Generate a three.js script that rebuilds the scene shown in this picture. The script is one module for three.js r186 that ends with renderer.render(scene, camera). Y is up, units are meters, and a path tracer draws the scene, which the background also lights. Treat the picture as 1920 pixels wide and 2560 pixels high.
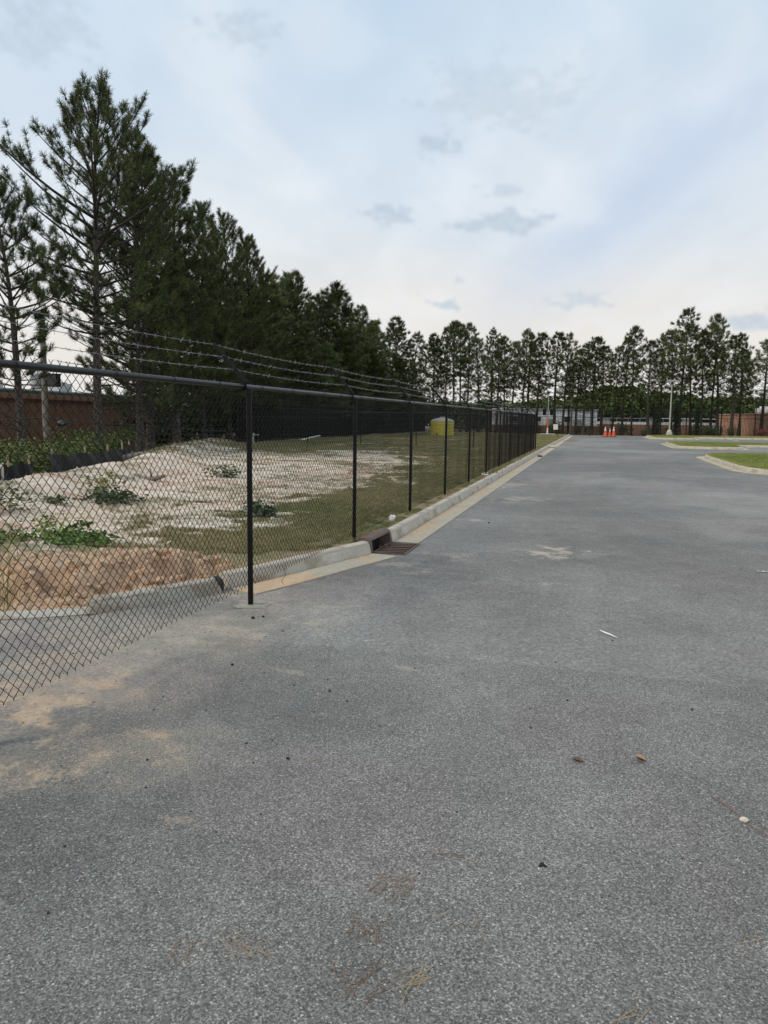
import * as THREE from 'three';
import { mergeGeometries, toCreasedNormals } from 'three/addons/utils/BufferGeometryUtils.js';

// ---------- camera, sky, sun, exposure ----------
const scene = new THREE.Scene();
const camera = new THREE.PerspectiveCamera(67.3, 0.75, 0.05, 900);
camera.position.set(0, 1.68, 0);
camera.rotation.order = 'YXZ';
camera.rotation.set(-0.12255, 0.26507, 0.013);

const renderer = new THREE.WebGLRenderer({ antialias: true });
renderer.toneMapping = THREE.LinearToneMapping;
renderer.toneMappingExposure = 1.12;
renderer.shadowMap.enabled = true;
renderer.shadowMap.type = THREE.PCFSoftShadowMap;

const sun = new THREE.DirectionalLight(0xfff0dc, 1.5);
sun.position.set(-70, 95, 25);
sun.target.position.set(0, 0, -35);
sun.castShadow = true;
sun.shadow.radius = 26;
sun.shadow.mapSize.set(2048, 2048);
Object.assign(sun.shadow.camera, { left: -80, right: 80, top: 80, bottom: -80, near: 1, far: 320 });
scene.add(sun, sun.target);

// ---------- random numbers and noise ----------
function rng(seed) {
  let a = seed >>> 0;
  return () => { a = (a + 0x6d2b79f5) | 0; let t = Math.imul(a ^ (a >>> 15), 1 | a); t = (t + Math.imul(t ^ (t >>> 7), 61 | t)) ^ t; return ((t ^ (t >>> 14)) >>> 0) / 4294967296; };
}
function hash(i, j, s = 0) {
  let h = Math.imul(i, 374761393) ^ Math.imul(j, 668265263) ^ Math.imul(s + 11, 974634777);
  h = Math.imul(h ^ (h >>> 13), 1274126177); h ^= h >>> 16;
  return (h >>> 0) / 4294967296;
}
function vnoise(x, y, s = 0) {
  const i = Math.floor(x), j = Math.floor(y); let u = x - i, v = y - j;
  u = u * u * (3 - 2 * u); v = v * v * (3 - 2 * v);
  const a = hash(i, j, s), b = hash(i + 1, j, s), c = hash(i, j + 1, s), d = hash(i + 1, j + 1, s);
  return a + (b - a) * u + (c - a) * v + (a - b - c + d) * u * v;
}
function fbm(x, y, o = 4, s = 0) { let t = 0, a = 0.5, n = 0; for (let k = 0; k < o; k++) { t += a * vnoise(x, y, s + k * 7); n += a; a *= 0.5; x = x * 2.03 + 3.1; y = y * 2.03 + 1.7; } return t / n; }
const clamp = (v, a = 0, b = 1) => Math.min(b, Math.max(a, v));
const smooth = (a, b, v) => { const t = clamp((v - a) / (b - a)); return t * t * (3 - 2 * t); };
const mix = (a, b, t) => a + (b - a) * t;
const mix3 = (a, b, t) => [mix(a[0], b[0], t), mix(a[1], b[1], t), mix(a[2], b[2], t)];
const toS = (v) => { v = clamp(v); return v <= 0.0031308 ? v * 12.92 : 1.055 * Math.pow(v, 1 / 2.4) - 0.055; };

// ---------- the sky ----------
{
  const W = 1800, Hh = 900, data = new Float32Array(W * Hh * 4), deg = Math.PI / 180;
  // thin grey-blue wisps: azimuth from the drive's direction, elevation, half-widths, strength
  const wisps = [[-38.3, 23, 5, 2.4, 0.6], [-25.5, 24.6, 3.2, 1.2, 0.6], [-11.3, 18.4, 2.3, 0.9, 0.8], [-14.7, 14.0, 2.0, 0.85, 0.85], [-6.7, 13.6, 4.2, 0.8, 0.9], [-7.3, 15.6, 1.9, 0.55, 0.65], [-7.7, 21.3, 6.5, 2.2, 0.45],
    [-10.2, 9.8, 0.6, 0.25, 0.85], [-10.7, 8.1, 1.4, 0.35, 0.9], [-1.4, 8.3, 2.3, 0.6, 0.6], [10, 6.7, 3.2, 0.8, 0.8], [9, 30, 3, 1, 0.5], [24, 14, 6, 1.2, 0.6], [-58, 17, 7, 1.4, 0.6], [40, 25, 8, 2, 0.5], [-80, 30, 9, 2.5, 0.5], [70, 12, 6, 1, 0.6], [140, 20, 9, 2, 0.5], [-150, 16, 8, 1.4, 0.5]];
  for (let j = 0; j < Hh; j++) {
    const el = (j + 0.5) / Hh * 180 - 90;
    for (let i = 0; i < W; i++) {
      if (el < -7) { const o = (j * W + i) * 4; data[o] = 0.42; data[o + 1] = 0.42; data[o + 2] = 0.38; data[o + 3] = 1; continue; }
      const az0 = (i + 0.5) / W * 360 - 180;                       // u = 0.5 looks along +x in three's mapping
      const az = ((az0 + 90 + 540) % 360) - 180;                   // 0 = along -z
      const e = Math.max(el, 0);
      let c = mix3([0.75, 0.72, 0.68], [0.66, 0.72, 0.77], smooth(5, 15, e));
      c = mix3(c, [0.53, 0.66, 0.77], smooth(13, 33, e));
      c = mix3(c, [0.66, 0.73, 0.79], smooth(40, 80, e));
      const th = e * deg, X = Math.cos(th) * Math.sin(az * deg), Z = Math.cos(th) * Math.cos(az * deg), Y = Math.sin(th) + 0.22;
      const px = X / Y * 2.2, pz = Z / Y * 2.2;
      const wx = px + 0.5 * fbm(px * 0.8, pz * 0.8, 3, 70), wz = pz + 0.5 * fbm(px * 0.8 + 9, pz * 0.8, 3, 71);
      // broad veils of thin cloud with bluer air between
      const v = fbm(wx * 0.9 - wz * 0.5, wz * 0.42 + wx * 0.15, 5, 3);
      const blue = smooth(0.4, 0.72, v) * smooth(5, 20, e);
      c = mix3(c, [0.50, 0.61, 0.765], blue * 0.4);
      // a broad bluish band that rises to the right of the drive
      const bd = (e - 13.5) - 0.72 * (az - 0);
      c = mix3(c, [0.485, 0.585, 0.755], 0.55 * Math.exp(-Math.pow(bd / 3.6, 2)) * smooth(-14, 2, az) * (1 - smooth(18, 50, az)));
      c = mix3(c, [0.47, 0.61, 0.76], 0.5 * Math.exp(-Math.pow((az + 17 - 0.15 * (e - 25)) / 4.5, 2)) * smooth(17, 27, e) * (1 - smooth(40, 60, e)));
      const w = fbm(wx * 2.2 + 5, wz * 1.3, 4, 13);
      c = mix3(c, [0.76, 0.80, 0.83], smooth(0.45, 0.75, w) * 0.35);
      const ci = fbm(px * 3.1 + 1.5 * wz, pz * 1.2 + 0.6 * wx, 5, 91) - 0.5, ci2 = fbm(wx * 7, wz * 4.2, 4, 95) - 0.5, cr = 1 + (0.13 * ci + 0.07 * ci2) * smooth(2, 12, e); c = [c[0] * cr, c[1] * (1 + (cr - 1) * 0.85), c[2] * (1 + (cr - 1) * 0.6)];
      for (const [a0, e0, aw, ew, st] of wisps) {
        let da = az - a0; if (da > 180) da -= 360; if (da < -180) da += 360;
        if (Math.abs(da) > aw * 2.2 || Math.abs(e - e0) > ew * 2.6 + 1) continue;
        const n = fbm(az * 0.55 / Math.sqrt(aw) * 2 + e0 * 3, e * 1.9 / Math.sqrt(ew) + a0, 5, 40);
        const n2 = fbm(az * 1.7 + a0 + 0.8 * e, e * 3.6, 5, 47);
        const f = 1 - Math.hypot(da / aw, (e - e0 - 0.25 * ew * (n2 - 0.5)) / ew) + (n - 0.5) * 1.7 + (n2 - 0.5) * 1.5;
        const m = smooth(0.12, 0.62, f) * st, lit = fbm(az * 2.2 + 3, e * 3.1 - 0.6, 4, 49); c = mix3(c, mix3([0.38, 0.47, 0.58], [0.56, 0.64, 0.71], lit), m * 0.9);
      }
      if (el < 0) c = mix3(c, [0.42, 0.42, 0.38], smooth(0, -6, el));
      const o = (j * W + i) * 4; data[o] = c[0]; data[o + 1] = c[1]; data[o + 2] = c[2]; data[o + 3] = 1;
    }
  }
  const t = new THREE.DataTexture(data, W, Hh, THREE.RGBAFormat, THREE.FloatType);
  t.mapping = THREE.EquirectangularReflectionMapping; t.colorSpace = THREE.LinearSRGBColorSpace;
  t.magFilter = THREE.LinearFilter; t.minFilter = THREE.LinearFilter; t.wrapS = THREE.RepeatWrapping; t.needsUpdate = true;
  scene.background = t; scene.environment = t;
}

// ---------- helpers ----------
const taken = new Map();
function numbered(name) { const k = taken.get(name) || 0; taken.set(name, k + 1); return k ? name + '_' + String(k).padStart(3, '0') : name; }
function shadow(o) { o.castShadow = true; o.receiveShadow = true; return o; }
function mesh(name, geo, mat, parent) { const m = shadow(new THREE.Mesh(geo, mat)); m.name = name; if (parent) parent.add(m); return m; }
function tag(o, label, category, group) { o.userData.label = label; o.userData.category = category; if (group) o.userData.group = group; return o; }
function thing(name, label, category, [x, y, z] = [0, 0, 0], turn = 0, group) {
  const o = new THREE.Group(); o.name = numbered(name); o.position.set(x, y, z); o.rotation.y = turn; scene.add(o);
  return tag(o, label, category, group);
}
function single(name, label, category, geo, mat, [x, y, z] = [0, 0, 0], group) { const m = mesh(numbered(name), geo, mat, scene); m.position.set(x, y, z); return tag(m, label, category, group); }
function struct(name, geo, mat) { const m = mesh(numbered(name), geo, mat, scene); m.userData.kind = 'structure'; m.userData.label = name.replace(/_/g, ' '); return m; }
function copyThing(o, pos, turn, scale, label, group) {
  const c = o.clone(); c.name = numbered(o.name.replace(/_\d{3}$/, '')); c.position.set(...pos); c.rotation.set(0, turn, 0); c.scale.set(...scale); scene.add(c);
  c.userData = { ...o.userData, label, group }; return c;
}
const SRGB = Uint8Array.from({ length: 4096 }, (_, i) => Math.round(toS(i / 4095) * 255));
function dataTex(w, h, fn, srgb = true) {
  const d = new Uint8Array(w * h * 4);
  for (let j = 0; j < h; j++) for (let i = 0; i < w; i++) {
    const c = fn(i, j), o = (j * w + i) * 4;
    if (srgb) { d[o] = SRGB[clamp(c[0]) * 4095 | 0]; d[o + 1] = SRGB[clamp(c[1]) * 4095 | 0]; d[o + 2] = SRGB[clamp(c[2]) * 4095 | 0]; } else { d[o] = d[o + 1] = d[o + 2] = clamp(c) * 255; }
    d[o + 3] = 255;
  }
  const t = new THREE.DataTexture(d, w, h, THREE.RGBAFormat);
  t.colorSpace = srgb ? THREE.SRGBColorSpace : THREE.NoColorSpace; t.magFilter = THREE.LinearFilter; t.minFilter = THREE.LinearMipmapLinearFilter; t.generateMipmaps = true;
  t.wrapS = t.wrapT = THREE.RepeatWrapping; t.needsUpdate = true; return t;
}
const lin = (r, g, b) => new THREE.Color().setRGB(r, g, b);
const std = (c, rough = 0.8, extra = {}) => new THREE.MeshStandardMaterial({ color: lin(...c), roughness: rough, ...extra });
function box(w, h, d, x = 0, y = 0, z = 0) { return new THREE.BoxGeometry(w, h, d).translate(x, y, z); }
function cyl(r0, r1, h, n = 12, x = 0, y = 0, z = 0) { return new THREE.CylinderGeometry(r1, r0, h, n).translate(x, y + h / 2, z); }
// tube through points with a radius for each point
function tubeGeo(pts, radii, sides = 5, cap = false) {
  const n = pts.length, pos = [], uv = [], idx = []; let len = 0;
  const up = new THREE.Vector3(), t = new THREE.Vector3(), a = new THREE.Vector3(), b = new THREE.Vector3();
  for (let i = 0; i < n; i++) {
    t.copy(pts[Math.min(i + 1, n - 1)]).sub(pts[Math.max(i - 1, 0)]).normalize();
    if (i === 0) { up.set(Math.abs(t.y) > 0.9 ? 1 : 0, Math.abs(t.y) > 0.9 ? 0 : 1, 0); } else len += pts[i].distanceTo(pts[i - 1]);
    a.crossVectors(up, t).normalize(); b.crossVectors(t, a).normalize(); up.copy(b);
    for (let k = 0; k <= sides; k++) {
      const q = k / sides * Math.PI * 2, cx = Math.cos(q) * radii[i], sy = Math.sin(q) * radii[i];
      pos.push(pts[i].x + a.x * cx + b.x * sy, pts[i].y + a.y * cx + b.y * sy, pts[i].z + a.z * cx + b.z * sy); uv.push(k / sides, len);
    }
  }
  const m = sides + 1;
  for (let i = 0; i < n - 1; i++) for (let k = 0; k < sides; k++) { const q = i * m + k; idx.push(q, q + 1, q + m, q + 1, q + m + 1, q + m); }
  if (cap) for (const i of [0, n - 1]) { const c = pos.length / 3; pos.push(pts[i].x, pts[i].y, pts[i].z); uv.push(0.5, 0.5); for (let k = 0; k < sides; k++) i ? idx.push(c, i * m + k, i * m + k + 1) : idx.push(c, k + 1, k); }
  const g = new THREE.BufferGeometry();
  g.setAttribute('position', new THREE.Float32BufferAttribute(pos, 3)); g.setAttribute('uv', new THREE.Float32BufferAttribute(uv, 2)); g.setIndex(idx); g.computeVertexNormals();
  return g;
}
const V = (x, y, z) => new THREE.Vector3(x, y, z);
function bar(a, b, r, sides = 6) { return tubeGeo([a, b], [r, r], sides, true); }
// boxy bar between two points
function beam(a, b, w, h) {
  const d = b.clone().sub(a), L = d.length(), g = new THREE.BoxGeometry(w, L, h);
  g.applyQuaternion(new THREE.Quaternion().setFromUnitVectors(V(0, 1, 0), d.normalize())); g.translate((a.x + b.x) / 2, (a.y + b.y) / 2, (a.z + b.z) / 2); return g;
}
// closed profile [offset, y] swept along a path [x, z]; positive offsets lie on the yard side (right of travel is the road)
function sweep(path, profile, closed = false, crease = 0.7) {
  const n = path.length, rows = [];
  for (let i = 0; i < n; i++) {
    const p = path[i], a = closed ? path[(i + n - 1) % n] : path[Math.max(i - 1, 0)], b = closed ? path[(i + 1) % n] : path[Math.min(i + 1, n - 1)];
    const n1 = norm2(p[0] - a[0], p[1] - a[1]), n2 = norm2(b[0] - p[0], b[1] - p[1]);
    let d1 = n1 || n2, d2 = n2 || n1; let tx = d1[0] + d2[0], tz = d1[1] + d2[1]; const tl = Math.hypot(tx, tz); tx /= tl; tz /= tl;
    const s = 1 / Math.max(0.5, tx * d1[0] + tz * d1[1]);
    rows.push(profile.map(([o, y]) => [p[0] - tz * o * s, y, p[1] + tx * o * s]));
  }
  const pos = [], m = profile.length, quad = (a, b, c, d) => pos.push(...a, ...b, ...c, ...a, ...c, ...d);
  for (let i = 0; i < (closed ? n : n - 1); i++) { const r = rows[i], q = rows[(i + 1) % n]; for (let k = 0; k < m; k++) { const l = (k + 1) % m; quad(r[k], q[k], q[l], r[l]); } }
  if (!closed) {
    const tris = THREE.ShapeUtils.triangulateShape(profile.map(([x, y]) => new THREE.Vector2(x, y)), []);
    for (const t of tris) { pos.push(...rows[0][t[0]], ...rows[0][t[1]], ...rows[0][t[2]], ...rows[n - 1][t[0]], ...rows[n - 1][t[2]], ...rows[n - 1][t[1]]); }
  }
  const g = new THREE.BufferGeometry(); g.setAttribute('position', new THREE.Float32BufferAttribute(pos, 3));
  g.computeVertexNormals(); return worldUV(toCreasedNormals(g, crease));
}
function norm2(x, z) { const l = Math.hypot(x, z); return l < 1e-9 ? null : [x / l, z / l]; }
function worldUV(g, s = 1) {   // uv in metres, from the face's main direction
  const p = g.attributes.position, n = g.attributes.normal, uv = new Float32Array(p.count * 2);
  for (let i = 0; i < p.count; i++) {
    const ax = Math.abs(n.getX(i)), ay = Math.abs(n.getY(i)), az = Math.abs(n.getZ(i));
    const [u, v] = ay >= ax && ay >= az ? [p.getX(i), p.getZ(i)] : ax >= az ? [p.getZ(i), p.getY(i)] : [p.getX(i), p.getY(i)];
    uv[2 * i] = u * s; uv[2 * i + 1] = v * s;
  }
  g.setAttribute('uv', new THREE.BufferAttribute(uv, 2)); return g;
}
function merge(list) { return mergeGeometries(list.map((g) => { const q = g.index ? g.toNonIndexed() : g; for (const k of Object.keys(q.attributes)) if (!['position', 'normal', 'uv'].includes(k)) q.deleteAttribute(k); if (!q.attributes.uv) worldUV(q); return q; })); }
// an uneven stone or lump
function lump(r, seed, sq = [1, 0.7, 1], detail = 1) {
  const g = new THREE.IcosahedronGeometry(r, detail), p = g.attributes.position;
  for (let i = 0; i < p.count; i++) { const x = p.getX(i) / r, y = p.getY(i) / r, z = p.getZ(i) / r, f = 0.75 + 0.5 * fbm(x * 1.6 + seed * 3.7 + z, y * 1.6 + z * 1.3, 2, seed); p.setXYZ(i, x * r * f * sq[0], y * r * f * sq[1], z * r * f * sq[2]); }
  g.computeVertexNormals(); return g;
}

// ---------- lie of the land ----------
const FX = -2.94;                                     // the long chain-link fence
const KERB = [[-2.58, -85], [-2.58, -10.1], [-2.58, -9.6], [-2.62, -9.1], [-2.72, -8.7], [-2.86, -8.2], [-3.04, -7.6], [-3.22, -7.05], [-3.4, -6.62], [-3.62, -6.02], [-3.97, -5.48], [-4.3, -5.24], [-4.64, -5.06], [-5.6, -4.78], [-7.2, -4.55], [-12, -4.4]];
const SILT = [[-8.6, 6], [-9.6, -6], [-10.3, -10], [-11, -12.4], [-12.1, -15.6], [-13, -19.1], [-14.75, -22.75], [-17.7, -29.9], [-20.6, -38], [-21.6, -44], [-23, -120]];
function polyDist(x, z, P) {
  let best = 1e9, sg = 1, bt = 0;
  for (let i = 0; i < P.length - 1; i++) {
    const ax = P[i][0], az = P[i][1], dx = P[i + 1][0] - ax, dz = P[i + 1][1] - az, t = clamp(((x - ax) * dx + (z - az) * dz) / (dx * dx + dz * dz));
    const ex = x - ax - dx * t, ez = z - az - dz * t, d = ex * ex + ez * ez;
    if (d < best - 1e-9) { best = d; sg = dx * (z - az) - dz * (x - ax) >= 0 ? 1 : -1; bt = i + t; }
  }
  return [Math.sqrt(best) * sg, bt];
}
function inPoly(x, z, P) { let c = false; for (let i = 0, j = P.length - 1; i < P.length; j = i++) if ((P[i][1] > z) !== (P[j][1] > z) && x < (P[j][0] - P[i][0]) * (z - P[i][1]) / (P[j][1] - P[i][1]) + P[i][0]) c = !c; return c; }
function polyEdge(x, z, P) { const d = Math.abs(polyDist(x, z, [...P, P[0]])[0]); return inPoly(x, z, P) ? d : -d; }
function washFactor(z) { return smooth(-7.7, -6.7, z); }
function landH(x, z) {
  if (z < -85.3) { const d = -85.3 - z; return -0.06 - 0.9 * smooth(12, 40, d) + 0.1 * (fbm(x * 0.2, z * 0.2, 2, 5) - 0.5) + (x < -24 ? -1.2 * smooth(-24, -40, x) : 0); }
  if (x > -2.6) return -0.4;
  const d = polyDist(x, z, KERB)[0];
  if (z < -9.02 && z > -10.0 && d < 0.2) return -1.4;
  if (d < 0.09) return z < -8.7 && z > -10.4 ? -1.4 : -0.4;
  let h = 0.135 + 0.05 * (fbm(x * 0.5, z * 0.5, 3, 21) - 0.5) * smooth(0.3, 2, d) + 0.1 * smooth(2, 9, d) * (fbm(x * 0.16, z * 0.16, 3, 31)) + 0.16 * smooth(1.5, 4, d) * (fbm(x * 0.7, z * 1.2, 4, 33) - 0.5);
  h += 0.03 * (fbm(x * 2.5, z * 2.5, 3, 23) - 0.5) * smooth(0.4, 1.5, d);
  const w = washFactor(z);
  if (w > 0) {
    const rag = 0.3 * (fbm(x * 2.2 + 4, z * 2.2, 3, 51) - 0.5) + 0.26 * (fbm(x * 8, z * 8, 3, 55) - 0.5);
    const hollow = 0.12 * Math.exp(-(Math.pow((x + 4.62) / 0.25, 2) + Math.pow((z + 5.75) / 0.3, 2)));
    let f = mix(0.012, 0.31, smooth(0.36, 0.78, d + rag - hollow)) + 0.12 * (fbm(x * 6, z * 6, 4, 57) - 0.5) * smooth(0.25, 0.55, d);
    f += 0.08 * smooth(0.8, 2.5, d) * (fbm(x, z, 2, 59) - 0.3) - 0.12 * smooth(1.6, 4, d) ;
    h = mix(h, f, w);
  }
  // low berm of spoil along the silt fence, then the drop towards the brick building
  const s = polyDist(x, z, SILT)[0];
  const near = smooth(-42, -36, z);
  h += near * (0.28 * Math.exp(-Math.pow((s - 0.9) / 0.9, 2)) * (0.6 + 0.8 * fbm(x * 0.5, z * 0.5, 2, 61)));
  if (s < 0) h += -2.4 * smooth(0, 9, -s) * near;
  return h;
}

// ---------- ground colours ----------
const SAND = [[-10.6, -11], [-10.8, -12.8], [-11.9, -16.4], [-13.7, -20.8], [-16.3, -27.3], [-18.6, -36.5], [-12.3, -29], [-11, -32.7], [-8.9, -34.4], [-6.3, -30.6], [-4.9, -24.3], [-4.4, -16.7], [-4.7, -14.9], [-5.1, -13.9], [-5.3, -12.4], [-5.4, -11.1], [-5.5, -9.8], [-5.45, -8.5], [-5.4, -7.6], [-5.9, -7.1], [-6.4, -6.9], [-9.5, -6]];
function yardColor(x, z, fine) {
  const n1 = fbm(x * 0.9, z * 0.9, 4, 101), n2 = fbm(x * 4, z * 4, 3, 111), n3 = fine ? fbm(x * 22, z * 22, 2, 121) : vnoise(x * 9, z * 9, 121), g1 = hash(Math.floor(x * 90), Math.floor(z * 90), 131);
  // grass: straw and green runs
  const gr = smooth(0.42, 0.62, fbm(x * 0.7 + 3, z * 0.5, 3, 141));
  let c = mix3([0.25, 0.21, 0.11], [0.145, 0.145, 0.055], 0.15 + 0.6 * gr);
  c = c.map((v) => v * (0.62 + 0.5 * n3 + 0.25 * g1));
  // pale sandy spoil
  let e = polyEdge(x, z, SAND) + (n1 - 0.5) * 4.2 + (n2 - 0.5) * 2.4;
  const far = smooth(-20, -34, z);
  const bare = smooth(-0.5, 0.6, e - 0.5 * far + (n3 - 0.5) * 1.2);
  let s = mix3([0.67, 0.52, 0.40], [0.71, 0.63, 0.53], n1 * 1.7 - 0.25);
  s = mix3(s, [0.45, 0.28, 0.19], smooth(0.5, 0.75, fbm(x * 1.3, z * 2.0, 4, 151)) * 0.8);
  s = s.map((v) => v * (0.66 + 0.42 * n3 + 0.22 * n2));
  if (n3 * 0.6 + g1 * 0.4 < 0.3) s = s.map((v) => v * 0.62);
  const weed = smooth(0.5, 0.62, fbm(x * 0.8 + 8, z * 1.3, 4, 161)) * 0.85 + far * 0.25 * smooth(0.4, 0.6, n2);
  s = mix3(s, [0.13, 0.13, 0.055], weed * smooth(0.35, 0.6, n2 * 0.6 + n3 * 0.4));
  c = mix3(c, s, bare);
  // small bare scars further out in the grass
  const scar = smooth(0.66, 0.72, fbm(x * 0.55 + 20, z * 0.28, 4, 171)) * (1 - bare);
  c = mix3(c, [0.46, 0.38, 0.29].map((v) => v * (0.7 + 0.5 * n3)), scar * 0.85);
  // washed-out clay behind the broken kerb, and pale soil just behind the sound kerb
  const d = x > -5.2 || z > -8 ? polyDist(x, z, KERB)[0] : 9, w = washFactor(z);
  if (d < 2.2) {
    const cl = mix3([0.45, 0.27, 0.16], [0.55, 0.40, 0.28], fbm(x * 3, z * 3, 3, 181)).map((v) => v * (0.68 + 0.55 * n3));
    const deep = mix3(cl, [0.34, 0.17, 0.085], smooth(0.52, 0.7, fbm(x * 5 + 2, z * 5, 3, 187)) * 0.8);
    c = mix3(c, deep, w * (1 - smooth(0.72, 1.0, d + 0.3 * (n2 - 0.5))));
    c = mix3(c, [0.45, 0.37, 0.27].map((v) => v * (0.65 + 0.6 * n3)), w * smooth(0.72, 0.9, d) * (1 - smooth(0.98, 1.25, d + 0.4 * (n2 - 0.5))) * 0.8);
    const dry = (1 - smooth(0.22, 0.5, d + 0.35 * (n1 - 0.5))) * (1 - w);
    c = mix3(c, [0.33, 0.23, 0.14].map((v) => v * (0.6 + 0.7 * n3)), dry * smooth(0.35, 0.6, n2 + 0.1) * 0.85);
  }
  const s2 = x < -8 ? polyDist(x, z, SILT)[0] : 9;
  if (s2 < 0.2) c = mix3(c, [0.07, 0.065, 0.03].map((v) => v * (0.6 + 0.8 * n3)), smooth(0.2, -0.5, s2 + (n2 - 0.5)));
  return c;
}
// dust and sand lying on the asphalt: x, z, half-widths, turn, strength, orange
const DUST = [[-2.95, -3.5, 0.62, 0.32, 0.5, 0.9, 0.9], [-2.5, -3.35, 0.5, 0.25, 0.4, 0.65, 0.75], [-2.62, -2.92, 0.36, 0.22, 0.3, 1, 0.75], [-2.2, -3.45, 0.16, 0.05, 0.2, 0.9, 0.9], [-1.69, -2.7, 0.13, 0.05, 0.1, 0.95, 0.6], [-2.9, -4.05, 0.35, 0.12, 0.2, 0.8, 0.9], [-2.6, -3.95, 0.3, 0.1, 0.4, 0.5, 0.5],
  [-2.62, -5.35, 0.42, 0.22, 0.3, 0.75, 0.35], [-2.25, -5.75, 0.5, 0.13, 0.15, 0.7, 0.3], [-2.45, -5.05, 0.3, 0.12, 0.3, 0.8, 0.7], [-2.75, -6.1, 0.35, 0.2, 0, 0.7, 0.3], [-2.5, -6.45, 0.45, 0.15, 0.5, 0.45, 0.2], [-3.2, -6.3, 0.35, 0.2, 0.8, 0.7, 0.4], [-3.4, -5.3, 0.6, 0.4, 0.6, 0.35, 0.2], [-3.9, -4.9, 0.8, 0.35, 0.5, 0.5, 0.35], [-3.5, -4.3, 0.5, 0.2, 0.4, 0.6, 0.6], [-1.9, -4.6, 0.2, 0.05, 0.2, 0.5, 0.4], [-1.4, -3.95, 0.12, 0.04, 0.3, 0.5, 0.5], [-1.2, -4.9, 0.12, 0.03, 0.1, 0.5, 0.3],
  [-0.5, -9.75, 0.26, 0.3, 0.2, 1, 0.2], [-0.38, -10.25, 0.22, 0.16, 0.1, 0.95, 0.2], [-0.8, -8.0, 0.3, 0.1, 0.1, 0.35, 0.1], [-1.9, -8.3, 0.35, 0.3, 0.5, 0.4, 0.1], [-1.7, -9.2, 0.3, 0.2, 0.3, 0.4, 0.1], [-1.9, -12.6, 0.28, 0.2, 0.2, 0.75, 0.1], [-1.6, -16.2, 0.7, 0.5, 0, 0.65, 0.15], [1.55, -6.6, 0.22, 0.15, 0.1, 0.55, 0.5], [-2.05, -20, 0.4, 1.6, 0.1, 0.7, 0.4], [-2.0, -26, 0.35, 1.6, 0, 0.6, 0.4], [-2.0, -34, 0.35, 2, 0, 0.6, 0.3], [-1.4, -61, 0.7, 2.4, 0, 0.9, 0.1]];
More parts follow.
